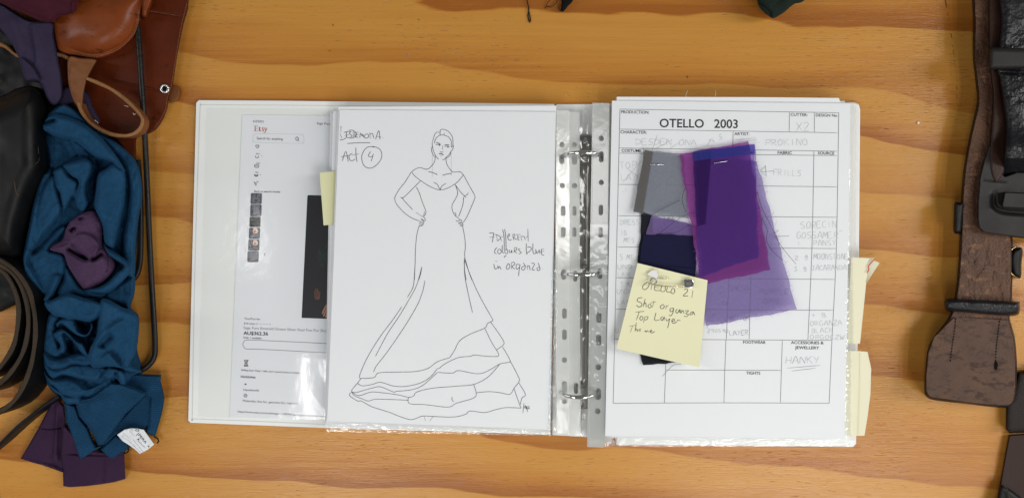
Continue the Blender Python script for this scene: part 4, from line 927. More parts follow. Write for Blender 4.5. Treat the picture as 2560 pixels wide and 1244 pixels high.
# ------------------------------------------------------------------ fabric swatches
def swatch(name, label, quad, z, mat, amp=.0006, ph=0.0, fray=None, fraymat=None, n=24, curve=None):
    o = thing(name, label, 'fabric swatch', 'fabric swatches on the form')
    zz = lambda x, y, u, v: z + amp * math.sin(x / 42. + y / 75. + ph) * (.35 + max(0, y - 380) / 420.)
    sheet('cloth', quad, 48, 48, zz, mat, o, edge=1.3)
    if fray:
        hairs = []
        for (a, b, cnt, ln_, side) in fray:
            a = np.array(a, float); b = np.array(b, float); d = (b - a) / np.linalg.norm(b - a); nn = np.array([-d[1], d[0]]) * side
            for k in range(cnt):
                t = random.random(); p = a + (b - a) * t; L = ln_ * random.uniform(.4, 1.3); w = random.uniform(-.9, .9)
                hairs.append([tuple(p - nn * 2), tuple(p + nn * L * .5 + d * L * w * .5), tuple(p + nn * L + d * L * w * 1.3)])
        ribbons('frayed_threads', hairs, z + .0004, .5, fraymat, o)
    return o
O_grey = organza('grey_organza', (.42, .44, .48), (.27, .29, .34), .55)
O_mag = organza('magenta_organza', (.64, .30, .66), (.27, .075, .27), .40)
O_blue = organza('blue_violet_organza', (.60, .42, .84), (.11, .055, .26), .38)
O_lil = organza('lilac_organza', (.55, .48, .74), (.26, .21, .40), .45)
O_navy = organza('navy_organza', (.05, .05, .13), (.022, .022, .062), .68)
O_lil2 = organza('mauve_organza', (.42, .34, .62), (.21, .15, .33), .5)
O_blk = organza('black_organza', (.07, .08, .10), (.022, .024, .030), .70)
zb = ZR + .0022
hair_l = simple('violet_thread', (.3, .24, .5), .8, .1); hair_g = simple('grey_thread', (.25, .25, .28), .8, .1); hair_n = simple('dark_thread', (.03, .03, .06), .8, .1)
swatch('fabric_swatch', 'charcoal strip of organza running under the yellow note', [(1605, 530), (1632, 536), (1622, 912), (1590, 700)], zb, O_blk, .0003, fray=[((1605, 532), (1592, 690), 6, 6, 1)], fraymat=hair_n)
swatch('fabric_swatch', 'black organza corner showing below the yellow note', [(1590, 840), (1690, 850), (1694, 903), (1608, 914)], zb + .0004, O_blk, .0002)
swatch('fabric_swatch', 'mauve organza swatch with loose threads under the grey one', [(1630, 538), (1752, 566), (1748, 600), (1610, 594)], zb + .0009, O_lil2, .0004, fray=[((1640, 541), (1735, 566), 14, 16, -1)], fraymat=hair_n)
navysw = swatch('fabric_swatch', 'navy organza swatch above the yellow note', [(1607, 585), (1738, 588), (1740, 716), (1596, 706)], zb + .0014, O_navy, .0005)
greysw = swatch('fabric_swatch', 'pale grey organza swatch held by a staple', [(1612, 374), (1708, 388), (1722, 546), (1583, 529)], zb + .0022, O_grey, .0005, fray=[((1704, 400), (1720, 545), 26, 9, 1), ((1585, 529), (1715, 545), 16, 7, 1)], fraymat=hair_g)
def layer(sw, quad, z, mat):
    sheet('folded_layer', quad, 12, 24, lambda x, y, u, v: z + .0008 * math.sin(x / 42. + y / 75. + 1.0) * (.35 + max(0, y - 380) / 420.), mat, sw)
layer(greysw, [(1612, 374), (1633, 379), (1607, 535), (1583, 529)], zb + .0027, organza('taupe_organza', (.44, .42, .41), (.20, .19, .18), .45))
swatch('fabric_swatch', 'large lilac organza swatch, the lowest of the purple ones', [(1740, 392), (1892, 402), (1991, 773), (1763, 815)], zb + .0031, O_lil, .0008, 1.0, fray=[((1895, 420), (1990, 770), 34, 9, -1), ((1765, 815), (1990, 774), 14, 7, 1)], fraymat=hair_l)
swatch('fabric_swatch', 'magenta organza swatch between the lilac and the blue violet one', [(1699, 385), (1870, 354), (1926, 675), (1752, 712)], zb + .0040, O_mag, .0008, 1.0, fray=[((1701, 400), (1750, 700), 22, 5, 1), ((1890, 480), (1924, 670), 12, 7, -1)], fraymat=simple('magenta_thread', (.3, .08, .3), .8, .1))
bluesw = swatch('fabric_swatch', 'blue violet organza swatch stapled on top of the magenta one', [(1732, 379), (1886, 361), (1897, 642), (1748, 694)], zb + .0049, O_blue, .0008, 1.0, fray=[((1886, 380), (1898, 640), 20, 8, -1), ((1733, 385), (1748, 690), 14, 6, 1)], fraymat=simple('blue_thread', (.1, .09, .4), .8, .1))
layer(navysw, [(1600, 656), (1736, 672), (1738, 720), (1596, 704)], zb + .0019, O_navy)
layer(bluesw, [(1733, 382), (1780, 374), (1764, 560), (1742, 566)], zb + .0053, organza('dark_violet_organza', (.62, .55, .72), (.06, .03, .12), .22))
layer(bluesw, [(1733, 379), (1886, 361), (1888, 384), (1735, 402)], zb + .0053, organza('royal_organza', (.62, .70, 1.0), (.05, .06, .30), .45))
loose = [[(1893, 480), (1905, 520), (1925, 560), (1950, 610), (1990, 660)], [(1905, 545), (1918, 575), (1916, 600), (1932, 628), (1958, 650)], [(1740, 530), (1700, 545), (1640, 590)], [(1725, 560), (1690, 580), (1640, 584)], [(1700, 500), (1650, 525), (1625, 540)], [(1712, 470), (1705, 500), (1715, 530)], [(1880, 795), (1920, 800), (1960, 815)], [(1820, 800), (1870, 830), (1900, 832)]]
for k, l_ in enumerate(loose[:6]):
    o = tube('loose_thread', [(x, y, zb + .0052) for x, y in l_], .00018, M['black_thread'], None, 5)
    tag(o, ('long dark thread curling off the right edge of the blue violet swatch', 'short dark thread at the right edge of the magenta swatch', 'straight dark thread crossing the mauve swatch to the purple ones', 'second dark thread crossing the mauve swatch, lower one', 'dark thread hanging off the lower part of the grey swatch', 'tiny dark thread between the grey and the magenta swatch')[k], 'thread', 'loose threads on the swatches')
def staple(label, a, b, z):
    o = tube('staple', [(*a, z - .0012), (*a, z), ((a[0] + b[0]) / 2, (a[1] + b[1]) / 2, z + .0003), (*b, z), (*b, z - .0012)], .00042, M['staple'], None, 8, raw=True)
    tag(o, label, 'staple', 'staples holding the swatches')
staple('staple through the pale grey swatch', (1626, 411), (1659, 412), zb + .0034)
staple('staple through the blue violet swatch', (1785, 408), (1818, 403), zb + .0062)
# pinned yellow note
nz_ = lambda x, y: zb + .0064 + .004 * max(0, (y - 780) / 130.0) ** 2
nt = thing('sticky_note', 'pale yellow note with handwriting pinned over the swatches', 'sticky note')
NQ = [(1594, 657), (1768, 699), (1750, 919), (1541, 871)]
NQ = [(1594, 657), (1769, 700), (1749, 918), (1541, 871)]
sheet('sheet', NQ, 24, 24, lambda x, y, u, v: nz_(x, y), M['note'], nt, .0003)
zn = lambda *p: [(1520 + .23314 * x, 640 + .23312 * y) for x, y in p]
nw = [zn((420, 280), (380, 310), (372, 345), (400, 358), (435, 325), (440, 285), (415, 278)), zn((440, 295), (500, 305)), zn((470, 300), (462, 362)), zn((505, 310), (500, 362), (560, 368)), zn((505, 312), (555, 318)), zn((502, 335), (550, 340)), zn((575, 320), (568, 375), (610, 372), (615, 325)), zn((640, 330), (630, 380), (670, 385)), zn((690, 345), (675, 385), (700, 402), (718, 375), (705, 345), (688, 348)),
 zn((815, 360), (850, 350), (850, 380), (808, 425), (860, 425)), zn((912, 365), (900, 445)),
 zn((372, 445), (325, 450), (315, 480), (355, 500), (365, 525), (335, 545), (305, 525)), zn((400, 455), (378, 545)), zn((380, 520), (405, 500), (410, 545)), zn((445, 510), (428, 535), (445, 555), (465, 535), (450, 510)), zn((495, 478), (475, 550)), zn((455, 500), (515, 488)),
 zn((585, 515), (560, 545), (580, 565), (605, 540), (590, 515)), zn((625, 525), (620, 570)), zn((622, 545), (650, 525)), zn((700, 555), (668, 565), (670, 595), (700, 580), (705, 555), (695, 610), (670, 640), (655, 625)), zn((745, 565), (725, 590), (745, 610), (770, 570), (768, 605)), zn((785, 570), (780, 612), (805, 580), (815, 615)), zn((825, 585), (865, 585), (835, 615), (865, 625), (840, 648), (815, 640)), zn((915, 595), (885, 605), (882, 630), (910, 615), (918, 595), (930, 632)),
 zn((295, 600), (390, 590)), zn((335, 598), (305, 685)), zn((355, 640), (340, 670), (360, 685), (378, 660), (358, 640)), zn((400, 645), (380, 712)), zn((398, 650), (430, 650), (415, 680), (390, 680)), zn((515, 605), (502, 685), (555, 680)), zn((590, 645), (565, 665), (580, 690), (605, 650), (600, 690)), zn((620, 665), (635, 695), (660, 670)), zn((662, 668), (650, 730), (640, 768)), zn((680, 700), (715, 690), (705, 670), (685, 690), (700, 720), (740, 700)), zn((740, 700), (748, 685), (780, 690)),
 zn((230, 750), (305, 738)), zn((265, 745), (240, 815)), zn((305, 715), (290, 805)), zn((292, 790), (312, 780), (312, 808)), zn((325, 785), (322, 805)), zn((355, 780), (335, 785), (350, 800), (335, 808)), (zn((300, 715), (306, 716)), 2.2), zn((392, 810), (405, 795), (410, 815), (425, 795), (435, 815)), zn((450, 810), (475, 800), (465, 790), (450, 805), (470, 822), (505, 805))]
ribbons('handwriting', nw, lambda x, y: nz_(x, y) + .00025, 1.25, M['ink'], nt, jitter=.3)
pz = zb + .0096
pn = thing('safety_pin', 'small steel safety pin through the yellow note', 'safety pin')
pzn = lambda x, y, z: (1520 + .23314 * x, 640 + .23312 * y, z)
tube('wire', [pzn(470, 300, pz), pzn(600, 318, pz + .0004), pzn(720, 325, pz + .0004), pzn(815, 322, pz)], .00042, M['gold'], pn, 8)
tube('wire', [pzn(530, 233, pz - .001), pzn(600, 238, pz - .0004), pzn(655, 240, pz - .0012)], .00036, M['gold'], pn, 8)
c = P(*pzn(484, 268, pz)); sp = [(c[0] + .0028 * math.cos(t), c[1] + .0028 * math.sin(t), pz + .0002 * t) for t in np.linspace(0, 4 * math.pi, 50)]
tube('coil', sp, .00045, M['steel'], pn, 8, world=True)
slab('clasp', [pzn(812, 248, 0)[:2], pzn(905, 250, 0)[:2], pzn(922, 275, 0)[:2], pzn(920, 320, 0)[:2], pzn(895, 340, 0)[:2], pzn(812, 330, 0)[:2], pzn(818, 295, 0)[:2]], pz + .0010, .0016, M['chrome'], pn, bevel=.0005)
slab('clasp_slot', [pzn(835, 285, 0)[:2], pzn(890, 280, 0)[:2], pzn(893, 308, 0)[:2], pzn(838, 312, 0)[:2]], pz + .0012, .0004, M['steel'], pn)
tag(slab('torn_paper_scrap', [zn(q)[0] for q in ((425, 187), (452, 168), (476, 150), (505, 158), (522, 150), (527, 178), (538, 205), (525, 228), (527, 255), (505, 246), (498, 262), (486, 230), (462, 215), (438, 208))], lambda x, y: pz + .0004 + .00006 * (x - 1630), .0002, M['glue']), 'small torn white paper scrap caught in the safety pin', 'paper scrap')

# ------------------------------------------------------------------ teal jumper, crumpled
r1 = lambda *p: [(40 + .209 * x, 240 + .209 * y) for x, y in p]
r2 = lambda *p: [(40 + .209 * x, 480 + .209 * y) for x, y in p]
r3 = lambda *p: [(40 + .209 * x, 700 + .209 * y) for x, y in p]
r4 = lambda *p: [(40 + .2492 * x, 920 + .2492 * y) for x, y in p]
r0 = lambda *p: [(.3376 * x, .3376 * y) for x, y in p]
jumper = thing('jumper', 'crumpled teal blue knitted jumper with ribbed hem and white sewn label', 'jumper')
JO = [(104, 318), (106, 300), (122, 281), (152, 260), (173, 262), (197, 277), (221, 301), (252, 328), (292, 352), (315, 372), (339, 395), (351, 427), (357, 466), (355, 514), (347, 569), (341, 624), (339, 695), (336, 735), (327, 768), (345, 786), (348, 815), (345, 850), (343, 873), (350, 900), (357, 928), (345, 938), (330, 960), (300, 985), (260, 1010), (220, 1020), (190, 1010), (167, 1010), (150, 990), (124, 970), (104, 917), (103, 873), (112, 805), (116, 781), (107, 756), (87, 727), (62, 700), (55, 663), (59, 624), (73, 553), (83, 490), (104, 435), (116, 425), (118, 388), (106, 345)]
J = Relief(JO, step=1.3).dome(.013, 40, .003)
# base, then every turned layer of the knit with its own rolled edge
def C(*groups):
    out = []
    for g in groups: out += g
    return out
fl = lambda poly, z, tx=0.0, ty=0.0, r=11, drop=.0065: J.flap(poly, z, r, tx, ty, drop)
J.noise(.004, 30, 24, 3, 3, .5)
fl(C(r1((330, 260), (420, 130), (540, 85), (640, 110), (760, 200), (900, 330), (1050, 460), (1200, 560), (1330, 660), (1430, 780), (1490, 950), (1510, 1150), (1500, 1300)), r2((1470, 250), (1430, 600), (1420, 980), (1310, 960), (1270, 640), (1330, 300), (1350, 0)), r1((1340, 1000), (1270, 800), (1130, 640), (1000, 490), (860, 370), (700, 290), (540, 240), (400, 240))), .0235)
fl(C(r1((330, 400), (400, 440), (520, 500), (640, 600), (620, 760), (560, 800), (480, 850), (370, 860), (350, 600))), .0150, .00003)
fl(r1((520, 490), (640, 505), (700, 600), (760, 700), (640, 770), (590, 660), (540, 580)), .0185)
fl(r1((640, 505), (760, 545), (860, 640), (900, 730), (760, 720), (690, 640)), .0205)
fl(C(r1((310, 920), (440, 885), (455, 960), (480, 1100), (520, 1250)), r2((545, 200), (540, 260), (470, 380), (330, 530), (200, 690), (100, 640), (130, 450), (190, 180))), .0225, -.00006, .00002)
fl(C(r1((350, 1040), (455, 950), (480, 1100), (520, 1250)), r2((545, 200), (530, 270), (440, 380), (280, 560), (180, 640), (190, 500), (270, 100))), .0255, .00004)
fl(C(r1((460, 890), (555, 850), (650, 960), (730, 1010), (745, 1080), (720, 1244)), r2((690, 60), (640, 150), (560, 260), (545, 200), (520, 20)), r1((480, 1100), (455, 960))), .0270, .0, -.00004)
fl(C(r1((560, 830), (700, 775), (850, 745), (908, 820), (885, 950), (838, 1050), (835, 1160), (862, 1260)), r2((862, 140), (805, 225), (730, 170), (700, 40)), r1((745, 1080), (730, 1000), (650, 950))), .0310, .00004, .00002)
fl(C(r1((985, 935), (1080, 860), (1190, 800), (1285, 880), (1312, 1000), (1300, 1244)), r2((1270, 250), (1210, 500), (1165, 670), (1060, 610), (1030, 400), (960, 240), (930, 150), (950, 0))), .0310, -.00005, -.00001, 14)
fl(r1((318, 330), (400, 240), (540, 237), (700, 286), (860, 366), (1000, 486), (1130, 636), (1240, 778), (1300, 900), (1190, 812), (1100, 768), (950, 722), (850, 642), (740, 547), (640, 513), (520, 493), (400, 442), (308, 390)), .0345, .00002, .00001, 13)
J.ridge(r1((310, 335), (400, 308), (490, 282)), -.010, 4.5)
fl(r2((80, 650), (200, 720), (330, 600), (470, 450), (560, 400), (600, 430), (520, 560), (420, 650), (410, 700), (560, 745), (605, 890), (560, 1030), (480, 1170), (370, 1240), (280, 1180), (110, 1000), (65, 880)), .0205, .00004)
fl(r2((80, 640), (190, 700), (130, 820), (180, 900), (280, 1060), (370, 1220), (280, 1180), (110, 1000), (65, 880)), .0235, -.00005)
fl(r2((440, 985), (545, 1000), (490, 1160), (400, 1300), (320, 1290), (380, 1180)), .0260)
fl(r2((600, 900), (640, 935), (770, 1130), (840, 1172), (862, 1262), (700, 1215), (520, 1255), (490, 1180), (560, 1050)), .0240)
fl(r2((1230, 1100), (1420, 1000), (1425, 1244), (1400, 1420), (1250, 1350), (1050, 1260), (1060, 1212)), .0215)
fl(r2((1040, 590), (1110, 680), (1250, 762), (1362, 880), (1342, 985), (1232, 1095), (1062, 1212), (900, 1192), (850, 1165), (1000, 1125), (1110, 1060), (1210, 960), (1290, 885), (1190, 810), (1080, 725)), .0320, 0, 0, 9)
fl(r3((830, 110), (1000, 160), (1060, 170), (1000, 210), (870, 190)), .026, 0, 0, 5)
# lower folds
fl(r3((400, 400), (520, 440), (480, 520), (470, 640), (520, 790), (540, 900), (440, 930), (325, 850), (330, 600)), .0225, .00004)
fl(r3((325, 850), (430, 925), (520, 938), (700, 885), (865, 880), (890, 1005), (680, 1000), (560, 1045), (430, 1055), (340, 960)), .0255, 0, .00010, 8)
fl(r3((330, 940), (430, 1052), (560, 1042), (680, 998), (890, 1008), (1090, 1050), (1040, 1110), (960, 1198), (760, 1168), (560, 1132), (430, 1168), (350, 1060)), .0240, 0, .00010, 8)
fl(r4((262, -20), (330, 80), (380, 108), (560, 110), (700, 200), (800, 180), (900, 140), (760, 218), (640, 272), (500, 268), (400, 190), (310, 110)), .0235, 0, .00005, 8)
fl(r4((300, 120), (400, 190), (500, 268), (640, 272), (620, 380), (480, 350), (400, 260), (330, 190)), .0200, 0, .00005, 8)
fl(r3((1040, 1120), (1110, 1042), (1200, 1060), (1300, 1110), (1310, 1230), (1250, 1240), (1180, 1160), (1100, 1180)), .0270, 0, 0, 7)
J.ridge(r3((1190, 1075), (1215, 1180), (1260, 1240)), -.008, 4)
# knot of small rolls
fl(r3((480, 520), (560, 455), (700, 475), (740, 600), (840, 640), (895, 560), (900, 500), (930, 560), (880, 650), (800, 680), (700, 640), (600, 560), (540, 520), (500, 560)), .0265, 0, 0, 6, .005)
fl(r3((462, 640), (540, 585), (620, 620), (720, 720), (810, 760), (860, 885), (780, 860), (720, 770), (620, 670), (560, 640), (600, 800), (560, 870), (500, 850), (530, 780)), .0285, 0, 0, 6, .005)
J.ridge(r3((690, 490), (760, 530), (830, 590)), -.010, 5)
J.ridge(r3((620, 700), (660, 800), (640, 880)), -.008, 7)
# turned flap and sleeve end
fl(r3((325, 280), (420, 235), (520, 190), (640, 165), (860, 230), (1020, 278), (1000, 420), (890, 492), (790, 480), (540, 440), (420, 390)), .0350, .00002, -.00004, 12)
fl(r3((1000, 270), (1060, 222), (1260, 320), (1442, 402), (1465, 560), (1460, 720), (1420, 900), (1372, 1000), (1500, 1090), (1350, 1092), (1220, 1040), (1000, 1032), (900, 1010), (868, 900), (890, 800), (960, 690), (985, 500)), .0345, -.00003, -.00002, 14)
J.fold(r3((1300, 1090), (1200, 970), (1090, 840)), .005, 16, 2.5, .004)
J.ridge(r3((900, 800), (1010, 690), (1110, 600), (1220, 520), (1330, 470)), .0035, 8)
J.ridge(r3((1000, 820), (1060, 700), (1150, 620)), -.005, 12)
J.noise(.0030, 34, 22, 13, 3, 1.1).noise(.0008, 9, 16, 9, 2, .9)
PO = r2((410, 690), (450, 630), (560, 560), (600, 430), (700, 305), (900, 212), (980, 265), (1030, 400), (1035, 600), (1100, 690), (1180, 830), (1180, 920), (1100, 1030), (990, 1110), (840, 1165), (770, 1120), (640, 920), (590, 800), (555, 735))
J.Z = np.where(J.Z > .010, .010 + (J.Z - .010) * 1.75, J.Z)
pm = inside(J.X, J.Y, PO); pe, _, _ = seg_dist(J.X, J.Y, PO, True)
J.Z = np.where(pm & (pe > 5), np.minimum(J.Z, .024), J.Z)
J.Z = np.maximum(J.Z, .004); J.blur(2)
J.build('body', M['jumper'], jumper, 9, .001)
def hem(poly, z, ang, gx=0.0, gy=0.0, r=7, ridges=()):
    R = Relief(poly, step=1.0, smooth=False)
    cx = np.mean([p[0] for p in poly]); cy = np.mean([p[1] for p in poly])
    R.Z = z + gx * (R.X - cx) + gy * (R.Y - cy)
    R.noise(.003, 40, 30, int(cx), 2)
    for p_, a_, w_ in ridges: R.ridge(p_, a_, w_)
    R.Z = R.Z + .0003 * np.sin(2 * math.pi * (R.X * math.sin(ang) + R.Y * math.cos(ang)) / 5.2)
    return R.build('ribbed_hem', M['jumper_rib'], jumper, r, .002)
hem(r4((1060, 70), (1130, 52), (1250, 55), (1460, 65), (1450, 120), (1478, 230), (1490, 300), (1470, 430), (1410, 640), (1390, 685), (1300, 640), (1330, 560), (1340, 300), (1240, 240), (1060, 160)), .014, .1, 0, 0)
hem(r4((1300, 240), (1365, 258), (1380, 400), (1378, 560), (1300, 612), (1040, 640), (900, 770), (860, 760), (1000, 560)), .009, .2)
hem(r4((840, 810), (1000, 660), (1080, 700), (1150, 780), (1080, 850), (970, 932), (930, 920)), .011, .7)
hem(r4((480, 330), (600, 370), (640, 490), (720, 590), (800, 780), (885, 765), (760, 850), (640, 930), (560, 700), (500, 520)), .013, .9)
hem(r4((590, 290), (740, 275), (860, 190), (950, 130), (1060, 140), (1200, 190), (1312, 240), (1290, 280), (1100, 460), (960, 660), (885, 765), (820, 775), (780, 680), (720, 585), (630, 480), (600, 380)), .0235, .25, .00003, -.00004, 9, ridges=[(r4((700, 400), (850, 330), (1000, 300)), .003, 14)])
lb = lambda *p: [(280 + .0643 * x, 1060 + .0643 * y) for x, y in p]
LB = Relief(lb((190, 390), (480, 190), (740, 130), (1000, 150), (1240, 195), (1330, 330), (1640, 770), (1380, 985), (1080, 1140), (900, 980), (700, 830), (400, 640)), step=.8, smooth=False)
LB.Z = .0165 - .00010 * (LB.X - 330) + .0; LB.ridge(lb((520, 240), (620, 190), (720, 200), (760, 330)), .0014, 3.0).ridge(lb((380, 300), (420, 480)), -.0012, 3).ridge(lb((860, 150), (820, 400), (700, 760)), .0008, 6)
lab = LB.build('sewn_label', M['tag_cloth'], jumper, 1.2, .012)
lz = lambda x, y: LB.height(x, y) + .0006
texts('label_text', [('O', *lb((905, 250))[0], *lb((1050, 285))[0], 5.2, .01), ('|', *lb((965, 400))[0], *lb((975, 410))[0], 8), ('PERA', *lb((1020, 420))[0], *lb((1300, 750))[0], 5.2, .004), ('A', *lb((1370, 850))[0], *lb((1420, 905))[0], 5.2, .004),
                      ('A', *lb((970, 590))[0], *lb((1040, 640))[0], 5.4, .02)], lz, M['print'], lab)
marks = []
for a, b_, n_, w_ in (((1030, 650), (1280, 890), 7, 3.0), ((830, 590), (1200, 1040), 11, 2.2), ((700, 680), (1100, 1060), 10, 2.8), ((700, 240), (850, 440), 5, 1.8), ((460, 350), (640, 510), 5, 1.6), ((390, 500), (640, 620), 6, 1.2)):
    for k in range(n_):
        t = k / (n_ - 1); c_ = (a[0] + (b_[0] - a[0]) * t, a[1] + (b_[1] - a[1]) * t)
        marks.append((lb((c_[0] - 14, c_[1] - 20 * random.random()), (c_[0] + 10, c_[1] + 22)), w_ * .62))
ribbons('label_marks', marks, lz, 1.4, M['line'], lab)
tube('hook', [(385, 1090, .006), (394, 1095, .006), (397, 1101, .006), (393, 1107, .006)], .0007, M['black_thread'], jumper, 6)
tube('hook', [(320, 1118, .006), (322, 1123, .006), (318, 1130, .006), (311, 1132, .006)], .0007, M['black_thread'], jumper, 6)

# plum garment rolled inside the jumper
plum = thing('plum_garment', 'plum purple knit bunched up in the middle of the teal jumper', 'garment')
Q = Relief(PO, step=1.0).dome(.012, 26, .031)
Q.ridge(r2((590, 660), (690, 730), (780, 780), (880, 815)), -.017, 5.5).ridge(r2((880, 812), (960, 790), (1050, 720)), -.014, 5)
Q.ridge(r2((640, 600), (760, 720), (850, 790)), -.006, 6)
Q.fold(r2((940, 790), (985, 650), (975, 600), (900, 530), (800, 500), (700, 510)), .005, 12, 1.6, .004)
Q.fold(r2((1050, 735), (950, 812), (880, 825), (760, 785), (600, 690)), .006, 14, 1.5, .0)
Q.ridge(r2((640, 480), (680, 440), (730, 430)), -.010, 5).ridge(r2((740, 330), (820, 300)), -.006, 4).ridge(r2((560, 520), (600, 500)), -.005, 4)
Q.fold(r2((420, 660), (520, 630), (640, 590)), .004, 6, 1.5).fold(r2((1110, 700), (1110, 850), (1100, 940), (1050, 950)), .003, 9, 1.5).fold(r2((600, 400), (700, 360), (820, 370)), .003, 7, 1.5)
Q.noise(.003, 22, 16, 14, 3, .4).blur(1).build('knit', M['plum'], plum, 5, .022)
R = Relief(r3((215, 150), (260, 150), (330, 265), (425, 390), (345, 515), (290, 450), (240, 300)), step=1.2).dome(.006, 10, .008).ridge(r3((260, 180), (280, 320), (350, 480)), -.003, 4)
R.build('knit', M['plum'], plum, 6, .001)
legs = thing('plum_trousers', 'dark plum cloth with two straight cuffs spread out below the teal jumper', 'trousers')
R = Relief(r4((360, 330), (410, 290), (480, 380), (500, 560), (480, 860), (475, 1045), (270, 970), (170, 945), (45, 905), (130, 760), (230, 590)), step=1.2, smooth=False)
R.Z = R.Z + .0085; R.noise(.004, 30, 40, 5, 2).ridge(r4((220, 590), (330, 605), (490, 590)), -.0022, 2.5).fold(r4((400, 320), (395, 600), (370, 940)), .003, 16, 3).ridge(r4((470, 1030), (400, 960), (270, 965)), -.004, 8).ridge(r4((470, 400), (440, 620), (450, 1000)), -.004, 7).ridge(r4((60, 880), (270, 940), (440, 950)), -.0012, 2).build('cuff', M['plum_dark'], legs, 4, .001)
R = Relief(r4((470, 560), (560, 640), (660, 800), (880, 840), (1085, 830), (1098, 1108), (980, 1140), (860, 1160), (700, 1180), (540, 1190), (475, 1180), (470, 1000), (450, 850)), step=1.2, smooth=False)
R.Z = R.Z + .0115; R.noise(.003, 40, 40, 8, 2).ridge(r4((455, 850), (560, 858), (900, 870), (1090, 850)), -.0025, 2.5).ridge(r4((880, 870), (880, 1160)), -.0016, 4).build('cuff', M['plum_dark'], legs, 4, .001)

# ------------------------------------------------------------------ leather case and what lies over it
case = thing('leather_case', 'glossy red brown leather case with stitched flap and a nickel eyelet', 'leather case')
R = Relief(r0((1420, -90), (1400, 0), (1390, 80), (1360, 180), (1335, 300), (1310, 430), (1285, 600), (1272, 660), (1248, 730), (1240, 800), (1205, 890), (1150, 965), (1080, 1000), (1012, 1030), (1005, 1165), (950, 1160), (850, 1030), (700, 950), (600, 860), (480, 720), (430, 420), (450, 200), (700, -90)), step=1.5)
R.Z = R.Z + .014; R.noise(.0022, 120, 90, 4, 2).ridge(r0((1100, 85), (1240, 105), (1360, 120)), -.0012, 2.5).ridge(r0((700, 560), (900, 610), (1200, 680)), -.0008, 3)
R.build('body', M['brown_leather'], case, 4, .0004); bz = R
cz = lambda x, y: R0.height(x, y) + .0006
R0 = R
stitches('stitching', r0((1385, 20), (1345, 180), (1318, 330), (1290, 500), (1268, 640), (1240, 720), (1228, 800), (1190, 880), (1140, 945)), cz, M['thread'], case, 5.5, 4.2, 1.5, .25)
stitches('stitching', r0((1085, 80), (1200, 98), (1340, 122)), cz, M['thread'], case, 5.5, 4.2, 1.4)
stitches('stitching', r0((820, 590), (950, 615), (1080, 640), (1180, 672)), cz, M['dark_brown'], case, 5.5, 4.2, 1.2)
ec = (412, 222)
torus_px('eyelet', ec[0], ec[1], 9.2, .0013, .0152, M['eyelet'], case)
disc('eyelet_hole', ec[0], ec[1], 6.2, .0153, .0004, M['hole'], case, 0)
slab('tab', r0((1262, 630), (1300, 632), (1325, 655), (1330, 685), (1315, 735), (1262, 760), (1240, 740)), .006, .0045, M['strap_leather'], case, bevel=.0012)
D = Relief(r0((385, 180), (375, 60), (380, -90), (600, -90), (1060, -90), (1052, 80), (1030, 190), (1005, 255), (950, 320), (860, 390), (720, 440), (600, 425), (500, 405), (430, 375), (408, 320)), step=1.3)
D.dome(.022, 75, .016, .55).blur(160).noise(.0010, 120, 100, 12, 2).ridge(r0((470, 340), (600, 385), (720, 400), (860, 355), (950, 290), (1005, 190), (1015, 60)), -.0016, 3.5)
D.build('rounded_flap', M['tan_leather'], case, 5, .012)
dz = lambda x, y: D.height(x, y) + .0005
stitches('stitching', r0((490, 388), (600, 410), (720, 420), (860, 372), (945, 305), (1000, 235), (1020, 150), (1035, 60)), dz, M['thread'], case, 5.5, 4.4, 1.6, .2)
Rr = Relief(r0((1062, -60), (1140, -60), (1128, 20), (1100, 95), (1086, 132), (1052, 122), (1046, 70)), step=1.1).dome(.012, 9, .020)
Rr.build('rolled_tab', M['tan_leather'], case, 4, .014)
lp = thing('leather_loop', 'tan leather strap bent into a standing loop below the case flap', 'strap')
Lr = Relief(r0((508, 425), (600, 430), (712, 442), (690, 500), (655, 570), (632, 640), (618, 720), (612, 790), (585, 800), (545, 750), (515, 660), (500, 560)), step=1.0)
Lr.Z = Lr.Z + .034; Lr.noise(.003, 30, 30, 3, 2).build('strap_face', M['strap_leather'], lp, 3, .020)
stitches('stitching', r0((515, 450), (508, 560), (522, 660), (552, 745)), lambda x, y: Lr.height(x, y) + .0005, M['thread'], lp, 5.0, 4.2, 1.4, .3)
edge_strap('strap_loop', [(*q, .036) for q in r0((575, 760), (600, 825), (650, 895), (720, 950), (830, 995), (950, 1000), (1025, 960), (1052, 890), (1020, 830), (930, 740), (820, 660), (720, 612), (640, 580))], lambda t: .011, .0032, None, lp, 3, .12, [M['strap_leather'], M['raw_edge']])
ribbons('loose_fibre', [[r0((700, 890))[0], r0((722, 905))[0], r0((728, 915))[0]], r0((985, 835), (992, 850), (1005, 842)), r0((920, 782), (950, 790))], .030, 1.3, M['pale_thread'], lp)
R = Relief(r0((480, 640), (640, 680), (690, 790), (745, 905), (690, 905), (620, 850), (540, 770), (470, 800), (440, 760)), step=1.3).dome(.004, 12, .018)
tag(R.build('dark_cloth', M['violet'], None, 5, .012), 'dark violet cloth seen through the leather loop', 'cloth')

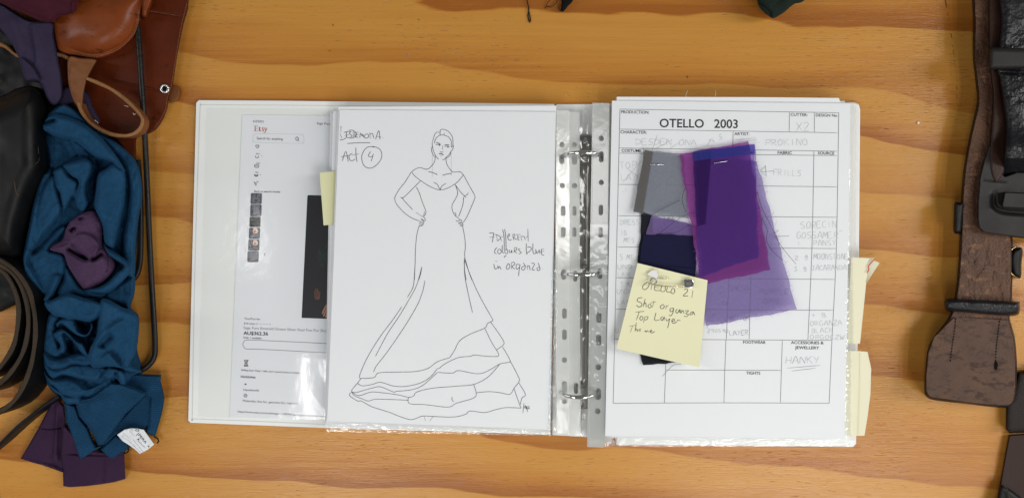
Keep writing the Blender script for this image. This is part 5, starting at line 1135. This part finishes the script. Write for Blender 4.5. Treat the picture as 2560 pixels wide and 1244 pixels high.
vs = Relief(r0((-120, 20), (0, 20), (100, 80), (230, 150), (390, 165), (402, 260), (430, 420), (460, 560), (462, 720), (400, 780), (345, 730), (295, 610), (190, 590), (150, 470), (100, 350), (40, 260), (-40, 170), (-120, 100)), step=1.4)
vs.Z = vs.Z + .030; vs.fold(r0((220, 150), (245, 280), (265, 420), (250, 500)), .004, 14, 3).fold(r0((300, 610), (240, 500), (150, 420)), .005, 14, 2).ridge(r0((60, 90), (120, 250), (200, 420)), .004, 16).noise(.003, 40, 60, 21, 2)
tag(vs.build('violet_sash', M['violet'], None, 7, .008), 'slate violet cloth band hanging down beside the leather case', 'sash')
mr = Relief(r0((-120, -120), (590, -120), (580, 20), (560, 98), (440, 128), (392, 168), (300, 155), (200, 112), (100, 72), (0, 28), (-120, 15)), step=1.4).dome(.010, 30, .036)
mr.fold(r0((540, 0), (530, 60), (545, 100)), .003, 10, 2).noise(.004, 70, 50, 25, 2).ridge(r0((100, 20), (250, 90), (380, 120)), .003, 10)
tag(mr.build('maroon_cloth', M['maroon'], None, 7, .02), 'dark maroon cloth lying across the top of the leather case', 'cloth')
o = edge_strap('thin_strap', [(-20, 106, .020), (10, 115, .020), (48, 141, .020), (100, 135, .020), (146, 136, .020), (170, 146, .020)], .008, .0032, None, None, 3, .2, [M['strap_leather'], M['raw_edge']])
tag(o, 'thin tan leather strap passing under the violet sash', 'strap')

# ------------------------------------------------------------------ black things on the left
bb = Relief([(-50, 60), (20, 80), (70, 130), (160, 130), (182, 200), (180, 262), (140, 300), (128, 420), (112, 470), (85, 540), (95, 640), (120, 720), (130, 800), (60, 760), (-50, 720)], step=2).dome(.005, 15, .004).noise(.004, 40, 40, 2, 2)  # low black mass added to fill the dark backdrop between the things
tag(bb.build('black_piece', M['soft_black'], None, 6, .0005), 'flat matt black filler for the dark gaps under the pouch and the violet sash', 'leather piece')
pouch = thing('black_pouch', 'rounded matt black leather pouch at the edge, with pale scuffs', 'pouch')
Rp = Relief([(-60, 262), (-20, 248), (10, 236), (45, 219), (78, 214), (98, 226), (112, 248), (118, 300), (119, 380), (118, 430), (96, 478), (80, 525), (68, 575), (56, 630), (40, 645), (10, 649), (-60, 649)], step=1.5)
Rp.dome(.040, 70, .010, .5).noise(.002, 60, 80, 3, 2).ridge([(-20, 262), (20, 245), (60, 227), (85, 227), (105, 250), (110, 320)], -.0022, 3)
Rp.build('body', M['soft_black'], pouch, 4, .0005)
pzf = lambda x, y: Rp.height(x, y) + .0005
stitches('stitching', [(-20, 258), (20, 240), (60, 222), (85, 223), (100, 236)], pzf, M['belt_edge'], pouch, 5, 4, 1.0)
ribbons('scuff', [([(36, 452), (38, 470), (41, 482), (47, 490)], 4.0), ([(34, 455), (44, 458)], 2), ([(95, 365), (97, 385)], 2), ([(99, 393), (95, 405), (87, 410)], 2.4), ([(62, 430), (55, 440)], 2.4), ([(88, 412), (70, 428)], 1)], pzf, 2, M['belt_edge'], pouch)
def coil(label, path, hgt, ztop):
    o = edge_strap('coiled_belt', [(x, y, ztop) for x, y in path], hgt, .0042, None, None, 4, .10, [M['soft_black'], M['belt_edge']])
    tag(o, label, 'belt', 'turns of coiled belt')
coil('outermost turn of coiled dark leather belt, edge up', [(-40, 640), (0, 651), (39, 679), (68, 722), (80, 761), (86, 800), (85, 858), (73, 921), (48, 980), (19, 1014), (-30, 1040)], .038, .040)
coil('middle turn of coiled leather belt with fraying tan edge', [(-40, 655), (0, 663), (32, 686), (54, 722), (67, 771), (68, 824), (54, 883), (24, 931), (-10, 962), (-40, 980)], .036, .038)
coil('innermost turn of coiled leather belt at the edge of the picture', [(-40, 668), (0, 675), (24, 703), (41, 747), (44, 790), (36, 849), (18, 889), (-10, 925), (-40, 945)], .034, .036)
o = edge_strap('black_strap', [(146, 990, .020), (120, 1006, .020), (97, 1023, .020), (53, 1057, .019), (24, 1084, .017), (0, 1108, .015), (-30, 1134, .013)], lambda t: .019, .0030, None, None, 4, .1, [M['soft_black'], M['black_leather']])
tag(o, 'shiny black strap standing on its edge beside the plum cuffs', 'strap')
rod = tube('bent_rod', [(340, 40, .020), (345, 75, .022), (352, 180, .022), (361, 320, .020), (366, 420, .012), (372, 560, .008), (379, 700, .007), (385, 800, .007), (388, 862, .007), (385, 893, .007), (370, 914, .007), (350, 926, .007), (338, 930, .007)], .0026, M['black_rod'], None, 12)
tag(rod, 'long thin black rod with a bent lower end over the leather case', 'rod')
rod = tube('short_rod', [(346, 400, .006), (351, 470, .006), (353, 560, .006), (352, 630, .006), (350, 660, .006), (344, 684, .006), (334, 698, .006)], .0024, M['black_rod'], None, 10)
tag(rod, 'short black rod end showing along the right side of the jumper', 'rod')

# ------------------------------------------------------------------ belts and straps on the right
def side_mat(o, second, lim=.55):
    o.data.materials.append(second)
    for p in o.data.polygons:
        if p.normal.z < lim: p.material_index = 1
belt = thing('worn_belt', 'scuffed brown leather belt with a broad flat end, left edge of the strap pile', 'belt')
R = Relief([(2436, -40), (2433, 60), (2432, 140), (2438, 200), (2442, 255), (2428, 320), (2409, 420), (2402, 510), (2399, 590), (2396, 650), (2388, 730), (2372, 790), (2334, 842), (2318, 880), (2312, 940), (2311, 978), (2318, 992), (2340, 1000), (2420, 1009), (2500, 1018), (2528, 1014), (2540, 990), (2543, 930), (2538, 850), (2524, 790), (2530, 740), (2531, 590), (2515, 500), (2500, 300), (2500, -40)], step=1.4)
R.Z = R.Z + .0240; R.noise(.0022, 16, 26, 33, 3).noise(.0006, 5, 5, 35, 2).ridge([(2388, 795), (2383, 840), (2377, 900)], -.0016, 2.2).ridge([(2500, 795), (2492, 850), (2489, 920)], -.0016, 2.2).ridge([(2330, 905), (2430, 918), (2530, 900)], -.0008, 3).ridge([(2335, 950), (2338, 995)], -.0006, 2)
o = R.build('strap', M['old_leather'], belt, 7, .0004); side_mat(o, M['old_edge'], .72); BZ = R
bz = lambda x, y: BZ.height(x, y) + .0004
stitches('stitching', [(2390, 790), (2386, 830), (2380, 870), (2376, 905)], .0259, M['black_thread'], belt, 7, 6, 3.0)
stitches('stitching', [(2501, 790), (2496, 830), (2491, 870), (2489, 905)], .0259, M['black_thread'], belt, 7, 6, 3.0)
slab('stitch_hole', [(2486, 905), (2491, 900), (2495, 910), (2492, 924), (2486, 922)], lambda x, y: .0260, .0003, M['hole'], belt)
slab('broad_end', [(2336, 842), (2322, 880), (2316, 940), (2316, 976), (2324, 990), (2420, 1005), (2500, 1013), (2526, 1009), (2535, 985), (2538, 930), (2532, 850), (2518, 800), (2386, 792)], .0257, .001, M['old_plain'], belt, bevel=.0004)
K1 = Relief([(2361, 752), (2372, 745), (2440, 747), (2540, 752), (2549, 760), (2549, 778), (2540, 788), (2500, 789), (2420, 782), (2372, 778), (2362, 768)], step=1.0).dome(.008, 14, .026).noise(.0012, 40, 20, 3, 2)
tag(K1.build('belt_keeper', M['black_leather'], None, 4, .006), 'shiny black leather loop around the worn belt above its broad end', 'belt loop')
K2 = Relief([(2386, 508), (2398, 505), (2411, 508), (2408, 545), (2404, 580), (2394, 584), (2384, 580), (2384, 545)], step=.9).dome(.007, 10, .020)
tag(K2.build('small_keeper', M['soft_black'], None, 3, .002), 'small black leather tube on the left edge of the worn belt', 'belt loop')
R = Relief([(2474, -40), (2520, -40), (2512, 100), (2505, 200), (2520, 300), (2515, 420), (2490, 460), (2472, 420), (2474, 340), (2480, 250), (2474, 180), (2470, 120)], step=1.5).dome(.006, 10, .026)
tag(R.build('dark_strap', M['dark_brown'], None, 4, .006), 'narrow dark brown strap in the gap beside the worn belt', 'strap')
stp = thing('black_strap', 'wide grained black leather strap curling over, with a cross loop', 'strap')
R = Relief([(2504, -40), (2498, 60), (2493, 115), (2488, 170), (2495, 200), (2503, 250), (2510, 310), (2509, 370), (2502, 415), (2490, 446), (2520, 452), (2620, 455), (2620, -40)], step=1.4).dome(.010, 22, .030)
R.Z = R.Z + .007 * np.exp(-((R.Y - 375) / 38.) ** 2) - .020 * np.clip((R.Y - 395) / 55., 0, 1); R.noise(.0012, 14, 10, 40, 3).noise(.0024, 50, 60, 41, 2).ridge([(2490, 178), (2560, 182), (2620, 184)], -.004, 5)
R.build('strap', M['black_leather'], stp, 5, .004); SZ = R
R = Relief([(2470, 140), (2474, 120), (2490, 117), (2560, 119), (2620, 120), (2620, 174), (2560, 174), (2490, 175), (2472, 172)], step=1.2).dome(.008, 14, .040)
R.build('cross_loop', M['grey_black'], stp, 4, .012)
tube('stitch_knot', [(2544, 178, .044), (2548, 186, .045), (2556, 192, .045), (2566, 184, .045), (2556, 178, .045), (2545, 182, .045)], .0008, M['black_thread'], stp, 6)
plate = thing('leather_plate', 'smooth charcoal leather plate with a rounded corner and raised bar', 'leather plate')
R = Relief([(2472, 362), (2458, 405), (2449, 440), (2444, 500), (2443, 545), (2447, 570), (2458, 581), (2480, 585), (2540, 593), (2620, 604), (2620, 430), (2540, 430), (2512, 440), (2490, 420), (2490, 366)], step=1.4, smooth=False)
R.Z = R.Z + .0310; R.ridge([(2450, 448), (2480, 452), (2520, 455)], -.0010, 2).ridge([(2486, 470), (2490, 520), (2560, 532), (2620, 536)], -.0045, 6)
o = R.build('plate', M['grey_black'], plate, 2.4, .006)
R = Relief([(2510, 478), (2620, 482), (2620, 526), (2505, 520), (2503, 512)], step=1.1, smooth=False); R.Z = R.Z + .0390
R.build('raised_bar', M['grey_black'], plate, 4, .012)
rg = thing('buckle_ring', 'thin brass ring holding a black leather end, right of the worn belt', 'buckle')
tube('ring', [(2542, 616, .016), (2530, 622, .018), (2521, 640, .019), (2520, 660, .019), (2526, 680, .019), (2538, 692, .017), (2546, 694, .014)], .0008, M['brass'], rg, 8)
R = Relief([(2530, 626), (2540, 619), (2556, 622), (2554, 660), (2553, 690), (2546, 696), (2532, 686), (2526, 664), (2525, 640)], step=1.0).dome(.006, 12, .012)
R.build('leather_end', M['soft_black'], rg, 3, .002)
R = Relief([(2545, 930), (2620, 915), (2620, 1085), (2560, 1080), (2524, 1082), (2514, 1072), (2516, 1005), (2530, 990)], step=1.6, smooth=False).dome(.004, 20, .008)
tag(R.build('black_piece', M['old_edge'], None, 3, .0005), 'nearly black leather piece just below the belt end', 'leather piece')
R = Relief([(2522, 1086), (2560, 1083), (2620, 1084), (2620, 1290), (2488, 1290), (2499, 1215), (2510, 1150)], step=1.6, smooth=False); R.Z = R.Z + .007
tag(R.build('brown_leather_piece', M['dark_brown'], None, 3, .0005), 'dark brown leather piece in the lower corner with a straight edge', 'leather piece')
R = Relief([(2500, 1214), (2516, 1216), (2540, 1232), (2560, 1250), (2580, 1290), (2486, 1290), (2492, 1250)], step=1.4).dome(.006, 12, .008)
tag(R.build('black_leather_tab', M['soft_black'], None, 3, .006), 'black leather tab in the bottom corner over the brown piece', 'leather piece')
tag(tube('cord', [(2508, 1213, .0155), (2516, 1219, .0165), (2521, 1234, .0165), (2523, 1262, .0155)], .0006, M['belt_edge'], None, 6), 'thin grey cord curving over the black tab in the corner', 'cord')

# ------------------------------------------------------------------ things reaching in at the top
bf = thing('black_fringe', 'frayed black cloth end with curling threads at the top edge', 'cloth')
R = Relief([(1402, -30), (1440, -30), (1432, 2), (1420, 16), (1412, 26), (1405, 29), (1402, 20), (1404, 5)], step=.9).dome(.004, 6, .004); R.build('cloth', M['black_cloth'], bf, 3, .0005)
th = lambda pts, r=.00032: tube('thread', [(x, y, z) for x, y, z in pts], r, M['black_thread'], bf, 6)
th([(1408, 20, .004), (1400, 14, .003), (1396, 20, .002), (1400, 28, .002), (1407, 27, .003), (1404, 20, .004)]); th([(1410, 28, .003), (1404, 31, .002), (1400, 26, .003), (1407, 22, .004)])
th([(1396, -6, .004), (1390, 8, .003), (1378, 18, .002), (1366, 16, .0015), (1362, 22, .001)]); th([(1382, -6, .004), (1370, 6, .003), (1364, 16, .002), (1370, 18, .002)])
tag(tube('hanging_thread', [(1317, -20, .003), (1318, 4, .002), (1322, 22, .0015), (1320, 38, .001), (1322, 52, .001), (1325, 57, .001), (1326, 48, .001), (1323, 34, .0015), (1321, 22, .002)], .00055, M['black_thread'], None, 6), 'single black thread with a small knotted loop at the top edge', 'thread')
R = Relief([(1872, -60), (1890, -10), (1896, 14), (1908, 30), (1922, 41), (1930, 46), (1940, 44), (1962, 30), (1985, 11), (2012, 0), (2050, -60)], step=1.2).dome(.010, 22, .014).fold([(1928, 46), (1920, 28), (1898, 8)], .004, 8, 1.5).noise(.004, 30, 24, 6, 2)
tag(R.build('green_cloth', M['green_cloth'], None, 4, .008), 'black green cloth corner hanging in at the top edge', 'cloth')
tag(tube('pale_thread', [(1719, 226, .012), (1716, 234, .02), (1713, 246, .027)], .0003, M['pale_thread'], None, 5), 'single pale thread end above the white papers', 'thread')
tag(tube('pale_thread', [(1787, 225, .012), (1789, 233, .02), (1787, 246, .027)], .0003, M['pale_thread'], None, 5), 'pale thread tuft above the middle of the white papers', 'thread')
R = Relief([(2293, 304), (2297, 303), (2300, 307), (2297, 311), (2293, 310)], step=.5).dome(.0012, 2, .0004)
tag(R.build('crumb', M['crumb'], None, 1.5, .0002), 'tiny white speck on the bare wood between binder and worn belt', 'crumb')

# ------------------------------------------------------------------ origins: a thing's Empty at its base, parts relative to it
def finalize():
    def leaves(o):
        r = [o] if o.type == 'MESH' else []
        for c in o.children: r += leaves(c)
        return r
    def base(ms):
        lo = np.array([1e9] * 3); hi = -lo
        for m in ms:
            n = len(m.data.vertices)
            if not n: continue
            a = np.empty(n * 3); m.data.vertices.foreach_get('co', a); a = a.reshape(-1, 3)
            lo = np.minimum(lo, a.min(0)); hi = np.maximum(hi, a.max(0))
        return Vector(((lo[0] + hi[0]) / 2, (lo[1] + hi[1]) / 2, lo[2]))
    def rec(o, parent_w):
        w = base([o]) if o.type == 'MESH' else base(leaves(o))
        if o.name == 'tabletop': w = Vector((0, 0, 0))
        kids = list(o.children)
        if o.type == 'MESH': o.data.transform(Matrix.Translation(-w))
        o.location = w - parent_w
        for c in kids: rec(c, w)
    for o in [o for o in COL.objects if o.parent is None and o.type in ('MESH', 'EMPTY')]: rec(o, Vector((0, 0, 0)))
finalize()
